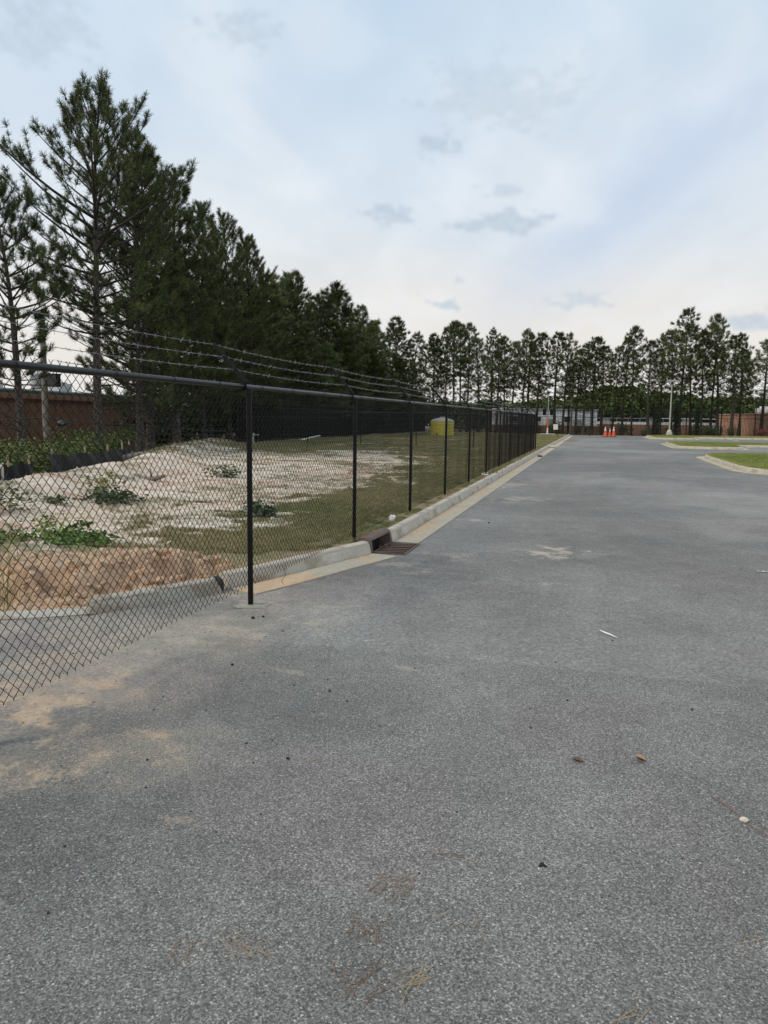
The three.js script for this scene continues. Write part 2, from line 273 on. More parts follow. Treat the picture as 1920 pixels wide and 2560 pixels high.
function asphaltColor(x, z, lod) {   // lod 0 near, 1 middle, 2 far
  const big = fbm(x * 0.3, z * 0.22, 4, 201), mid = fbm(x * 1.5, z * 1.5, 4, 211), sm = fbm(x * 7, z * 7, 3, 221);
  let v = 0.168 * (0.46 + 0.92 * big + 0.46 * (mid - 0.5) + 0.3 * (sm - 0.5) + 0.14);
  // pale scuffs left by turning wheels
  const sc = Math.abs(Math.sin(0.55 * Math.hypot(x - 9, (z + 14) * 0.8) + 1.3 * fbm(x * 0.2, z * 0.2, 2, 263))); v *= 1 + 0.16 * smooth(0.9, 1, sc) * smooth(0.45, 0.7, fbm(x * 0.5, z * 0.35, 3, 265));
  // paver pulls and traffic wear run along the drive
  v *= 1 + 0.09 * (vnoise(x * 1.1, z * 0.05, 231) - 0.5) + 0.06 * (vnoise(x * 5, z * 0.12, 233) - 0.5);
  let c = [v * 1.03, v * 1.01, v * 0.945];
  const br = smooth(0.52, 0.68, fbm(x * 0.8 + 7, z * 0.7, 4, 241)); c = mix3(c, [v * 1.07, v * 0.965, v * 0.94], br * 0.7);
  let k = 1;
  if (lod === 0) {
    const cs = 0.0054, u = x / cs, w = z / cs, i = Math.floor(u), j = Math.floor(w); let bd = 9, bh = 0, sd = 9;
    for (let b = -1; b <= 1; b++) for (let a = -1; a <= 1; a++) { const q = i + a, r = j + b, dx = q + hash(q, r, 1) - u, dz = r + hash(q, r, 2) - w, d = dx * dx + dz * dz; if (d < bd) { sd = bd; bd = d; bh = hash(q, r, 3); } else if (d < sd) sd = d; }
    const edge = Math.sqrt(sd) - Math.sqrt(bd);
    k = (0.36 + 1.0 * bh) * (0.5 + 0.5 * smooth(0, 0.35, edge));
    k *= 1.2; if (bh > 0.9) k *= 1.3; if (bh > 0.988) c = mix3(c, [0.36, 0.36, 0.34], 0.5);
  } else if (lod === 1) { const h = hash(Math.floor(x * 114), Math.floor(z * 114), 4), h2 = hash(Math.floor(x * 57), Math.floor(z * 57), 5); k = 0.5 + 0.68 * h + 0.3 * h2; if (h > 0.97) k *= 1.4; }
  else { const h = hash(Math.floor(x * 26), Math.floor(z * 26), 4); k = 0.86 + 0.28 * h; }
  c = c.map((q) => q * k);
  if (z > -22 && x < 3 || z < -55) {
    let dust = 0, or = 0; const grain = vnoise(x * 45, z * 45, 261);
    if (lod < 2 || x < 0) for (const [dx, dz, rx, rz, a, st, o] of DUST) {
      const ex = x - dx, ez = z - dz; if (Math.abs(ex) > rx * 2.6 + rz || Math.abs(ez) > rz * 2.6 + rx) continue;
      const ca = Math.cos(a), sa = Math.sin(a), q = Math.hypot((ex * ca + ez * sa) / rx, (-ex * sa + ez * ca) / rz);
      const f = smooth(0.3, 1.05, (1.35 - q) * 0.55 + (mid - 0.5) * 0.8 + (sm - 0.5) * 1.9 + (grain - 0.5) * 0.55 + 0.12) * st * 0.9; if (f > dust) { dust = f; or = o; }
    }
    // thin film of soil washed over the entrance by the broken kerb
    if (x < -0.8 && z > -8) { const film = smooth(0.2, 1.5, -1.0 - x - 0.12 * (-3.2 - z) * (z < -3.2 ? 1 : 0)) * smooth(-7.6, -6, z) * smooth(-2.2, -3.1, z) * (0.25 + 0.6 * smooth(0.35, 0.65, mid) ); if (film * 0.6 > dust) { dust = Math.max(dust, film * 0.55 * (0.55 + 0.9 * sm)); or = Math.max(or, 0.15); } }
    const dc = mix3([0.42, 0.375, 0.31], [0.46, 0.335, 0.225], or).map((q) => q * (0.75 + 0.25 * k + 0.2 * (sm - 0.5)));
    c = mix3(c, dc, clamp(dust) * clamp(0.55 + 0.5 * k));
  }
  return c;
}

// ---------- road ----------
const bumpTile = dataTex(1024, 1024, (i, j) => {           // 2.56 m of chippings
  const w = 1024, q = 3, wr = (v) => ((v % 341) + 341) % 341, a = Math.floor(i / q), b = Math.floor(j / q);
  return 0.25 + 0.5 * hash(wr(a), wr(b), 301) + 0.25 * hash(wr(Math.floor(i / 2)), wr(Math.floor(j / 2)), 303);
}, false);
function region(x0, x1, z0, z1, res, fn, bumpS, rough, resZ = res) {
  const map = dataTex(res, resZ, (i, j) => fn(x0 + (i + 0.5) / res * (x1 - x0), z0 + (j + 0.5) / resZ * (z1 - z0)));
  map.wrapS = map.wrapT = THREE.ClampToEdgeWrapping;
  const bt = bumpTile.clone(); bt.repeat.set((x1 - x0) / 2.56, (z1 - z0) / 2.56); bt.needsUpdate = true;
  const mat = new THREE.MeshStandardMaterial({ map, roughness: rough, bumpMap: bt, bumpScale: bumpS });
  return { x0, x1, z0, z1, mat };
}
function flatPiece(x0, x1, z0, z1, y, R) {
  const g = new THREE.PlaneGeometry(x1 - x0, z1 - z0).rotateX(-Math.PI / 2).translate((x0 + x1) / 2, y, (z0 + z1) / 2);
  const p = g.attributes.position, uv = g.attributes.uv;
  for (let i = 0; i < p.count; i++) uv.setXY(i, (p.getX(i) - R.x0) / (R.x1 - R.x0), (p.getZ(i) - R.z0) / (R.z1 - R.z0));
  return g;
}
const rNear = region(-2.6, 2.2, -5.2, -0.8, 1750, (x, z) => asphaltColor(x, z, 0), 0.0035, 0.88);
const rMid = region(-9, 9, -18, 0, 1700, (x, z) => asphaltColor(x, z, 1), 0.004, 0.88);
const rFar = region(-12, 46, -87.5, 14, 900, (x, z) => asphaltColor(x, z, 2), 0.004, 0.86, 1500);
{
  const road = (list, R) => struct('road', merge(list.map((a) => flatPiece(...a, 0, R))), R.mat);
  const near = road([[-2.6, 2.2, -5.2, -0.8]], rNear); near.userData.label = 'worn grey asphalt of the drive underfoot';
  const mid = road([[-9, -2.6, -5.2, -0.8], [2.2, 9, -5.2, -0.8], [-9, 9, -0.8, 0], [-9, 9, -9.06, -5.2], [-2.18, 9, -9.94, -9.06], [-9, -2.78, -9.94, -9.06], [-9, 9, -18, -9.94]], rMid); mid.userData.label = 'grey asphalt drive beside the chain-link fence';
  const far = road([[-2.7, 46, -87.5, -18], [-12, 46, 0, 14], [9, 46, -18, 0], [-12, -9, -4, 0]], rFar); far.userData.label = 'far asphalt drive and parking area before the gate';
}

// ---------- land meshes ----------
function landMesh(name, xs, zs, mat, uvR, label, dy = 0) {
  const nx = xs.length, nz = zs.length, pos = [], uv = [], idx = [];
  for (let j = 0; j < nz; j++) for (let i = 0; i < nx; i++) { pos.push(xs[i], landH(xs[i], zs[j]) + dy, zs[j]); uv.push((xs[i] - uvR.x0) / (uvR.x1 - uvR.x0), (zs[j] - uvR.z0) / (uvR.z1 - uvR.z0)); }
  for (let j = 0; j < nz - 1; j++) for (let i = 0; i < nx - 1; i++) { const a = j * nx + i; idx.push(a, a + nx, a + 1, a + 1, a + nx, a + nx + 1); }
  const g = new THREE.BufferGeometry(); g.setAttribute('position', new THREE.Float32BufferAttribute(pos, 3)); g.setAttribute('uv', new THREE.Float32BufferAttribute(uv, 2)); g.setIndex(idx); g.computeVertexNormals();
  const m = struct(name, g, mat); if (label) m.userData.label = label; return m;
}
const steps = (a, b, s) => { const n = Math.max(1, Math.round(Math.abs(b - a) / s)); return Array.from({ length: n + 1 }, (_, i) => a + (b - a) * i / n); };
const cat = (...l) => l.flatMap((a, i) => (i ? a.slice(1) : a));
const yNear = region(-13, -2.5, -22, -3.8, 1100, (x, z) => yardColor(x, z, true), 0.012, 0.96, 1600);
const yFar = region(-30, -2.5, -86, -22, 700, (x, z) => yardColor(x, z, false), 0.01, 0.96, 1200);
landMesh('yard_ground', cat(steps(-13, -7, 0.16), steps(-7, -2.5, 0.035)), cat(steps(-22, -12, 0.2), steps(-12, -8, 0.08), steps(-8, -3.8, 0.03)), yNear.mat, yNear, 'pale sandy ground and thin grass behind the near fence');
landMesh('yard_ground', cat(steps(-30, -2.5, 0.4)), cat(steps(-86, -22, 0.5)), yFar.mat, yFar, 'thin lawn of the far yard around the yellow tank');
const outTex = dataTex(512, 512, (i, j) => { const n = fbm(i * 0.06, j * 0.06, 4, 401), m = fbm(i * 0.4, j * 0.4, 2, 403); return mix3([0.07, 0.075, 0.028], [0.13, 0.11, 0.05], n).map((v) => v * (0.6 + 0.8 * m)); });
const outMat = (R) => { const t = outTex.clone(); t.repeat.set((R.x1 - R.x0) / 16, (R.z1 - R.z0) / 16); t.needsUpdate = true; return new THREE.MeshStandardMaterial({ map: t, roughness: 1 }); };
for (const [x0, x1, z0, z1, s, l] of [[-70, -13, -22, 16, 1, 'rough ground dropping to the brick building'], [-70, -30, -86, -22, 2, 'wooded ground beyond the yard'], [-13, -12, -3.8, 16, 1, 'verge of the entrance road'], [-160, 120, -300, -86, 4, 'land beyond the iron fence']]) { const R = { x0, x1, z0, z1 }; landMesh('terrain', steps(x0, x1, s), steps(z0, z1, s), outMat(R), R, l, -0.02); }
{ const R = { x0: 46, x1: 120, z0: -86, z1: 16 }; const m = struct('terrain', flatPiece(46, 120, -86, 16, -0.05, R), outMat(R)); m.userData.label = 'ground past the parking area'; }

// ---------- concrete ----------
const concTex = dataTex(512, 512, (i, j) => { const n = fbm(i * 0.02, j * 0.02, 5, 501), m = fbm(i * 0.25, j * 0.25, 3, 503), h = hash(i, j, 505); return mix3(mix3([0.43, 0.385, 0.31], [0.58, 0.545, 0.475], n * 1.3 - 0.15), [0.36, 0.29, 0.215], smooth(0.48, 0.68, fbm(i * 0.012 + 4, j * 0.03, 4, 507)) * 0.8).map((v) => v * (0.82 + 0.26 * m + 0.1 * h) * (h > 0.985 ? 0.6 : 1)); });
concTex.repeat.set(0.4, 0.4);
const concBump = dataTex(512, 512, (i, j) => 0.5 * fbm(i * 0.06, j * 0.06, 3, 511) + 0.5 * hash(i >> 1, j >> 1, 513), false);
const concrete = new THREE.MeshStandardMaterial({ map: concTex, bumpMap: concBump, bumpScale: 0.004, roughness: 0.9 });
const concYellow = new THREE.MeshStandardMaterial({ map: concTex, bumpMap: concBump, bumpScale: 0.005, roughness: 0.92, color: lin(0.96, 0.9, 0.76) });
const gutTex = dataTex(512, 512, (i, j) => { const w = (v) => v, n = fbm(i * 0.02, j * 0.02, 5, 531), m = fbm(i * 0.3, j * 0.3, 3, 533), s = fbm(i * 0.018 + 5, j * 0.014, 4, 535), h = hash(i, j, 537); let c = mix3([0.36, 0.335, 0.26], [0.50, 0.465, 0.38], n * 1.2 - 0.1); c = mix3(c, [0.54, 0.37, 0.23], smooth(0.44, 0.58, s + 0.3 * (m - 0.5)) * 0.85); return c.map((v) => v * (0.78 + 0.3 * m + 0.14 * h)); });
gutTex.repeat.set(0.16, 0.16);
const gutterMat = new THREE.MeshStandardMaterial({ map: gutTex, bumpMap: concBump, bumpScale: 0.006, roughness: 0.95 });
const concGrey = new THREE.MeshStandardMaterial({ map: concTex, bumpMap: concBump, bumpScale: 0.006, roughness: 0.95, color: lin(0.82, 0.84, 0.86) });
const kerbP = [[0, 0.006], [0.022, 0.085], [0.032, 0.115], [0.05, 0.138], [0.075, 0.15], [0.13, 0.152], [0.155, 0.143], [0.165, 0.12], [0.17, -0.15], [0, -0.15]];
const gutterP = [[-0.36, 0.012], [-0.012, 0.008], [-0.012, -0.1], [-0.36, -0.1]];
function cutPath(path, s0, s1) {
  const out = []; let s = 0;
  for (let i = 0; i < path.length - 1; i++) {
    const a = path[i], b = path[i + 1], L = Math.hypot(b[0] - a[0], b[1] - a[1]);
    const P = (t) => [mix(a[0], b[0], t / L), mix(a[1], b[1], t / L)];
    if (s + L > s0 && s < s1) { if (!out.length) out.push(P(Math.max(0, s0 - s))); out.push(P(Math.min(L, s1 - s))); }
    s += L;
  }
  return out;
}
const pathLen = (p) => p.reduce((s, q, i) => s + (i ? Math.hypot(q[0] - p[i - 1][0], q[1] - p[i - 1][1]) : 0), 0);
function kerbRun(label, path, joint = 3.05, gutter = true, gm = concYellow) {
  const k = new THREE.Group(); k.name = numbered('kerb'); k.userData = { kind: 'structure', label }; scene.add(k);
  const L = pathLen(path), n = Math.max(1, Math.round(L / joint)), r = rng(Math.round(L * 100));
  for (let i = 0; i < n; i++) {
    const a = cutPath(path, L * i / n + 0.004, L * (i + 1) / n - 0.004), dy = (r() - 0.5) * 0.006;
    mesh('kerb_section', sweep(a, kerbP).translate(0, dy, 0), concrete, k);
    if (gutter) mesh('gutter_section', sweep(a, gutterP).translate(0, dy * 0.3, 0), gm, k);
  }
  return k;
}
// fine points on the curve, by Catmull-Rom
function fineCurve(pts, n) { const c = new THREE.CatmullRomCurve3(pts.map(([x, z]) => V(x, 0, z)), false, 'centripetal'); return c.getPoints(n).map((p) => [p.x, p.z]); }
kerbRun('long concrete kerb and gutter running beside the chain-link fence', [[-2.58, -85], [-2.58, -60], [-2.58, -30], [-2.58, -9.98]], 3.05, true, gutterMat);
const nearCurve = fineCurve([[-2.6, -9.02], [-2.71, -8.65], [-2.86, -8.2], [-3.04, -7.6], [-3.22, -7.05], [-3.36, -6.68]], 16);
kerbRun('curved concrete kerb between the storm drain and the break', nearCurve, 9, true, gutterMat);
{ // the broken length, settled and shifted, with rough ends
  const k = thing('broken_kerb', 'broken length of rough concrete kerb below the eroded clay bank', 'kerb', [-3.66, 0, -5.96]);
  const path = fineCurve([[0.31, -0.52], [0.1, -0.16], [-0.12, 0.2], [-0.34, 0.5]], 40);
  const g = sweep(path, [[0, -0.02], [0, 0.004], [0.02, 0.05], [0.03, 0.08], [0.04, 0.105], [0.055, 0.125], [0.08, 0.137], [0.13, 0.14], [0.155, 0.13], [0.165, 0.1], [0.172, 0.05], [0.175, -0.02]], false, 1.2);
  const p = g.attributes.position;
  for (let i = 0; i < p.count; i++) {
    const x = p.getX(i), y = p.getY(i), z = p.getZ(i), t = clamp((z + 0.55) / 1.1), pit = smooth(0.35, 1, t);
    const a = fbm(x * 16 + 3, z * 16 + y * 9, 3, 521) - 0.5, b = fbm(x * 34, z * 34 + y * 22, 2, 523) - 0.5;
    p.setXYZ(i, x + a * 0.03 * pit, y + (a * 0.05 + b * 0.04) * pit * smooth(-0.02, 0.05, y) - 0.02 * pit, z + (t < 0.06 || t > 0.94 ? b * 0.09 : 0));
  }
  g.computeVertexNormals(); mesh('kerb_body', worldUV(toCreasedNormals(g, 1.0)), concGrey, k);
  const r = rng(77); for (let i = 0; i < 5; i++) mesh('chip', lump(0.018 + 0.02 * r(), 530 + i), concGrey, k).position.set(-0.36 - 0.08 * r(), 0.012, 0.4 + 0.16 * r());
}
{ const g = sweep(fineCurve([[-4.0, -5.5], [-4.3, -5.27], [-4.64, -5.08], [-5.6, -4.8], [-7.2, -4.55], [-9, -4.46]], 24), [[-0.03, 0.012], [0.0, 0.02], [0.17, 0.028], [0.2, -0.05], [-0.03, -0.05]]);
  const m = struct('kerb_foundation', g, concGrey); m.userData.label = 'flat concrete strip left where the kerb has gone'; }
{ // dark clod in the gap between the kerbs
  single('clay_clod', 'dark clod lodged in the gap of the broken kerb by the first post', 'clod', lump(0.085, 541, [0.8, 1.1, 0.9], 2), std([0.045, 0.04, 0.034], 1), [-3.44, 0.05, -6.58]);
}

// ---------- storm drain ----------
{
  const rust = new THREE.MeshStandardMaterial({ map: dataTex(256, 256, (i, j) => { const n = fbm(i * 0.05, j * 0.05, 4, 551), m = hash(i, j, 553); return mix3([0.10, 0.07, 0.057], [0.2, 0.14, 0.112], n).map((v) => v * (0.8 + 0.4 * m)); }), roughness: 0.75, metalness: 0.15, bumpMap: concBump, bumpScale: 0.003 });
  const t = thing('storm_drain', 'rusty iron kerb inlet with slanted grate in the gutter', 'drain', [-2.6, 0, -9.5]);
  const L = 0.46, hy = (a) => a.map(([o, y]) => [o, y > 0.05 ? y + 0.03 : y]);
  // hood: kerb-shaped casting with an open mouth
  const hoodP = [[-0.02, -0.02], [0.0, 0.09], [0.012, 0.125], [0.035, 0.152], [0.075, 0.16], [0.15, 0.158], [0.17, 0.14], [0.172, -0.2], [0.15, -0.2], [0.15, 0.115], [0.06, 0.115], [0.035, 0.10], [0.022, 0.075], [0.01, -0.02]];
  mesh('hood_end', sweep([[0, -L], [0, -L + 0.07]], hy(hoodP.slice(0, 8)).concat([[0, -0.2]])), rust, t);
  mesh('hood_end', sweep([[-0.02, L - 0.07], [-0.02, L]], hy(hoodP.slice(0, 8)).concat([[0, -0.2]])), rust, t);
  mesh('hood_top', sweep([[0, -L + 0.07], [-0.02, L - 0.07]], [[0.004, 0.15], [0.014, 0.165], [0.035, 0.182], [0.075, 0.19], [0.15, 0.188], [0.17, 0.17], [0.17, 0.15], [0.03, 0.143]]), rust, t);
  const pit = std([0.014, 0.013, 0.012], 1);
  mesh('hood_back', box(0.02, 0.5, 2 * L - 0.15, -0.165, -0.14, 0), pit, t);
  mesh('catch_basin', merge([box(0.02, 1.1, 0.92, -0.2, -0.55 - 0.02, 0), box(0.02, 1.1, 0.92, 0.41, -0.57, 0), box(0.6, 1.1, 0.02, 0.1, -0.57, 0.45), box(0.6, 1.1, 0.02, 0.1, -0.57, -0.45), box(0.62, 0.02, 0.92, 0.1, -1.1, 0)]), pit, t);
  const fr = mesh('grate_frame', merge([box(0.02, 0.05, 0.84, 0.005, -0.012, 0), box(0.025, 0.05, 0.84, 0.4, -0.012, 0), box(0.37, 0.05, 0.025, 0.2, -0.0121, 0.407), box(0.37, 0.05, 0.025, 0.2, -0.0121, -0.407)]), rust, t);
  for (let i = 0; i < 6; i++) { const zc = -0.33 + i * 0.132; mesh('grate_bar', box(0.375, 0.007, 0.046).rotateY(0.22).translate(0.2, 0.012, zc), rust, t); }
  // leaf litter in the mouth
  const r = rng(61), lm = [std([0.26, 0.11, 0.055], 0.9), std([0.33, 0.2, 0.11], 0.9), std([0.16, 0.07, 0.04], 0.9), std([0.5, 0.45, 0.38], 0.9)];
  for (let i = 0; i < 9; i++) {
    const s = 0.025 + 0.04 * r(), g = leafGeo(s, s * 0.55, 0.3 + r() * 0.5); g.rotateX((r() - 0.5) * 1.6).rotateZ((r() - 0.5) * 1.6).rotateY(r() * 6.3);
    single('fallen_leaf', 'curled brown leaf caught at the mouth of the storm drain', 'leaf', g, lm[i % 4], [-2.61 + r() * 0.1, 0.02 + r() * 0.01, -9.1 - r() * 0.45 - 0.12], 'leaves in the storm drain mouth');
  }
}
// a leaf: pointed outline, folded along the midrib, with a little thickness
function leafGeo(L, W, fold) {
  const pos = [], idx = [], n = 7;
  for (let i = 0; i <= n; i++) { const t = i / n, w = W * 0.5 * Math.pow(Math.sin(Math.PI * Math.pow(t, 0.8)), 0.8), y = 0.16 * L * (t - 0.5) * (t - 0.5) * 4 * 0.5; pos.push(-w, y + w * fold, (t - 0.5) * L, 0, y, (t - 0.5) * L, w, y + w * fold, (t - 0.5) * L); }
  for (let i = 0; i < n; i++) { const a = i * 3; idx.push(a, a + 3, a + 1, a + 1, a + 3, a + 4, a + 1, a + 4, a + 2, a + 2, a + 4, a + 5); }
  const g = new THREE.BufferGeometry(); g.setAttribute('position', new THREE.Float32BufferAttribute(pos, 3)); g.setIndex(idx); g.computeVertexNormals(); return worldUV(g);
}

// ---------- grass islands on the right ----------
function roundPoly(P, rad) {   // rounded corners, closed
  const out = [], n = P.length;
  for (let i = 0; i < n; i++) {
    const a = P[(i + n - 1) % n], b = P[i], c = P[(i + 1) % n], r = Array.isArray(rad) ? rad[i] : rad;
    const d1 = norm2(a[0] - b[0], a[1] - b[1]), d2 = norm2(c[0] - b[0], c[1] - b[1]);
    for (let k = 0; k <= 8; k++) { const t = k / 8, p = [b[0] + d1[0] * r, b[1] + d1[1] * r], q = [b[0] + d2[0] * r, b[1] + d2[1] * r]; out.push([(1 - t) * (1 - t) * p[0] + 2 * t * (1 - t) * b[0] + t * t * q[0], (1 - t) * (1 - t) * p[1] + 2 * t * (1 - t) * b[1] + t * t * q[1]]); }
  }
  return out;
}
const lawnTex = dataTex(1024, 1024, (i, j) => { const n = fbm(i * 0.012, j * 0.012, 4, 601), m = fbm(i * 0.12, j * 0.12, 3, 603), h = hash(i, j, 605); return mix3([0.26, 0.235, 0.075], [0.16, 0.2, 0.045], smooth(0.3, 0.65, n)).map((v) => v * (0.6 + 0.45 * m + 0.4 * h)); });
lawnTex.repeat.set(0.125, 0.125);
const lawnMat = new THREE.MeshStandardMaterial({ map: lawnTex, roughness: 1, bumpMap: bumpTile, bumpScale: 0.02 });
function lawnPlate(P, y, label) {
  const g = new THREE.ShapeGeometry(new THREE.Shape(P.map(([x, z]) => new THREE.Vector2(x, -z)))).rotateX(-Math.PI / 2).translate(0, y, 0);
  worldUV(g); const m = struct('lawn', g, lawnMat); m.userData.label = label; return m;
}
function inset(P, d) { const n = P.length; return P.map((p, i) => { const a = P[(i + n - 1) % n], b = P[(i + 1) % n], t = norm2(b[0] - a[0], b[1] - a[1]); return [p[0] - t[1] * d, p[1] + t[0] * d]; }); }
const islands = [];
function island(P, rad, label) {
  let Q = roundPoly(P, rad); Q = Q.filter((p, i) => { const q = Q[(i + 1) % Q.length]; return Math.hypot(p[0] - q[0], p[1] - q[1]) > 0.02; });
  kerbRun('kerb and gutter round ' + label, [...Q, Q[0]], 3.05, true, concYellow);
  const I = inset(Q, 0.15); lawnPlate(I, 0.142, 'green lawn of ' + label); islands.push(I);
}
// vertices run so that the inside is on the yard side of travel
island([[4.92, -40.9], [4.92, -26.35], [34, -25.2], [34, -42.5]].reverse(), [3, 3, 1.3, 1.0].slice().reverse(), 'the long grass island nearest the drive');
island([[5.0, -61.5], [5.0, -50.3], [8.75, -50.6], [9.1, -55.6], [34, -58.5], [34, -65]].reverse(), [3, 1, 0.6, 0.8, 1.6, 1.6].slice(), 'the middle grass island with the rounded nose');
island([[5.2, -86.8], [5.2, -74.4], [8.9, -75.2], [9.2, -79.6], [36, -84.5], [36, -98]].reverse(), [2, 1, 0.6, 0.8, 1.4, 1.2].slice(), 'the grass strip before the iron fence');
{ // white parking lines, worn paint
  const paint = new THREE.MeshStandardMaterial({ roughness: 0.85, map: dataTex(128, 512, (i, j) => { const n = fbm(i * 0.2, j * 0.2, 3, 611); return n < 0.3 ? [0.3, 0.3, 0.29] : [0.66, 0.66, 0.64].map((v) => v * (0.85 + 0.25 * n)); }) });
  for (const [x, z0, z1] of [[12.4, -80.0, -74.6], [15.85, -80.4, -75.2], [19.2, -80.8, -75.6], [22.5, -81.2, -76]]) { const m = struct('road_marking', new THREE.PlaneGeometry(0.16, z1 - z0).rotateX(-Math.PI / 2).translate(x, 0.004, (z0 + z1) / 2), paint); m.userData.label = 'white parking line on the asphalt'; }
  const m = struct('concrete_flume', new THREE.BoxGeometry(1.3, 0.03, 0.5).translate(5.75, 0.15, -34.9), concYellow); m.userData.label = 'concrete slot through the near grass island';
}

// ---------- chain-link fences ----------
const blackCoat = (c, rough, spec) => new THREE.MeshPhysicalMaterial({ color: lin(...c), roughness: rough, specularIntensity: spec });
const vinyl = blackCoat([0.006, 0.006, 0.007], 0.42, 0.45);
const vinylRail = blackCoat([0.008, 0.008, 0.009], 0.35, 0.8);
const galv = std([0.3, 0.3, 0.31], 0.45, { metalness: 0.7 });
const BAY = 3.06, CELL = BAY / 42, MESH_LO = 0.155, MESH_HI = 1.915;   // CELL: width of a diamond
function linkGeo(fine, L = BAY, seed = 5) {       // one bay of woven wire in the x = 0 plane, from z = 0 to -L
  const hw = CELL / 2, rows = Math.round((MESH_HI - MESH_LO) / hw), hh = (MESH_HI - MESH_LO) / rows, wires = Math.round(L / hw), r = 0.0023, list = [], q = rng(seed);
  for (let k = 0; k < wires; k++) {
    const z0 = -k * hw, z1 = z0 - hw, pts = [], j0 = k % 2, wob = (q() - 0.5) * 0.0025;
    for (let j = 0; j < rows; j++) {
      const a = (j + j0) % 2 ? z1 : z0, b = (j + j0) % 2 ? z0 : z1, y = MESH_LO + j * hh, off = (j + j0) % 2 ? r : -r;
      if (fine) { pts.push(V(off, y + hh * 0.1, mix(a, b, 0.03) + wob), V(off * 1.4, y + hh * 0.9, mix(a, b, 0.97) + wob)); } else if (j === 0) pts.push(V(off, y, a), V(off, y + hh, b)); else pts.push(V(off, y + hh, b));
    }
    for (const p of pts) { const bow = 0.006 * Math.sin(p.y * 3.1 + seed) * Math.sin(p.z / L * Math.PI) + 0.004 * Math.sin(p.z * 5 + seed); p.x += bow; if (fine) { p.y += 0.003 * Math.sin(p.z * 4.1 + seed); } }
    list.push(tubeGeo(pts, pts.map(() => r), 3));
    if (fine) { // twisted ends above the rail, knuckles at the foot
      if ((rows + j0) % 2) { const yt = MESH_HI; list.push(bar(V(0, yt, z0), V(0, yt + 0.04, z0 - 0.002), 0.0036, 4), bar(V(0, yt + 0.036, z0), V(0.003, yt + 0.06, z0 - 0.013), 0.0022, 3), bar(V(0, yt + 0.036, z0), V(-0.003, yt + 0.06, z0 + 0.013), 0.0022, 3)); }
      const zb = j0 ? z1 : z0; list.push(bar(V(-0.004, MESH_LO + 0.004, zb - 0.006), V(0.004, MESH_LO - 0.004, zb + 0.006), 0.003, 3));
    }
  }
  return merge(list);
}
const linkFine = linkGeo(true), linkFine2 = linkGeo(true, BAY, 9), linkCoarse = linkGeo(false);
const postGeo = (lo, hi, r = 0.0245) => cyl(r, r, hi - lo, 14, 0, lo, 0);
function tieGeo(z) { return tubeGeo(Array.from({ length: 9 }, (_, i) => { const a = i / 8 * Math.PI * 1.9 - 0.6; return V(Math.cos(a) * 0.027, 1.928 + Math.sin(a) * 0.027, z + 0.012 * (i / 8)); }), Array(9).fill(0.0024), 4); }
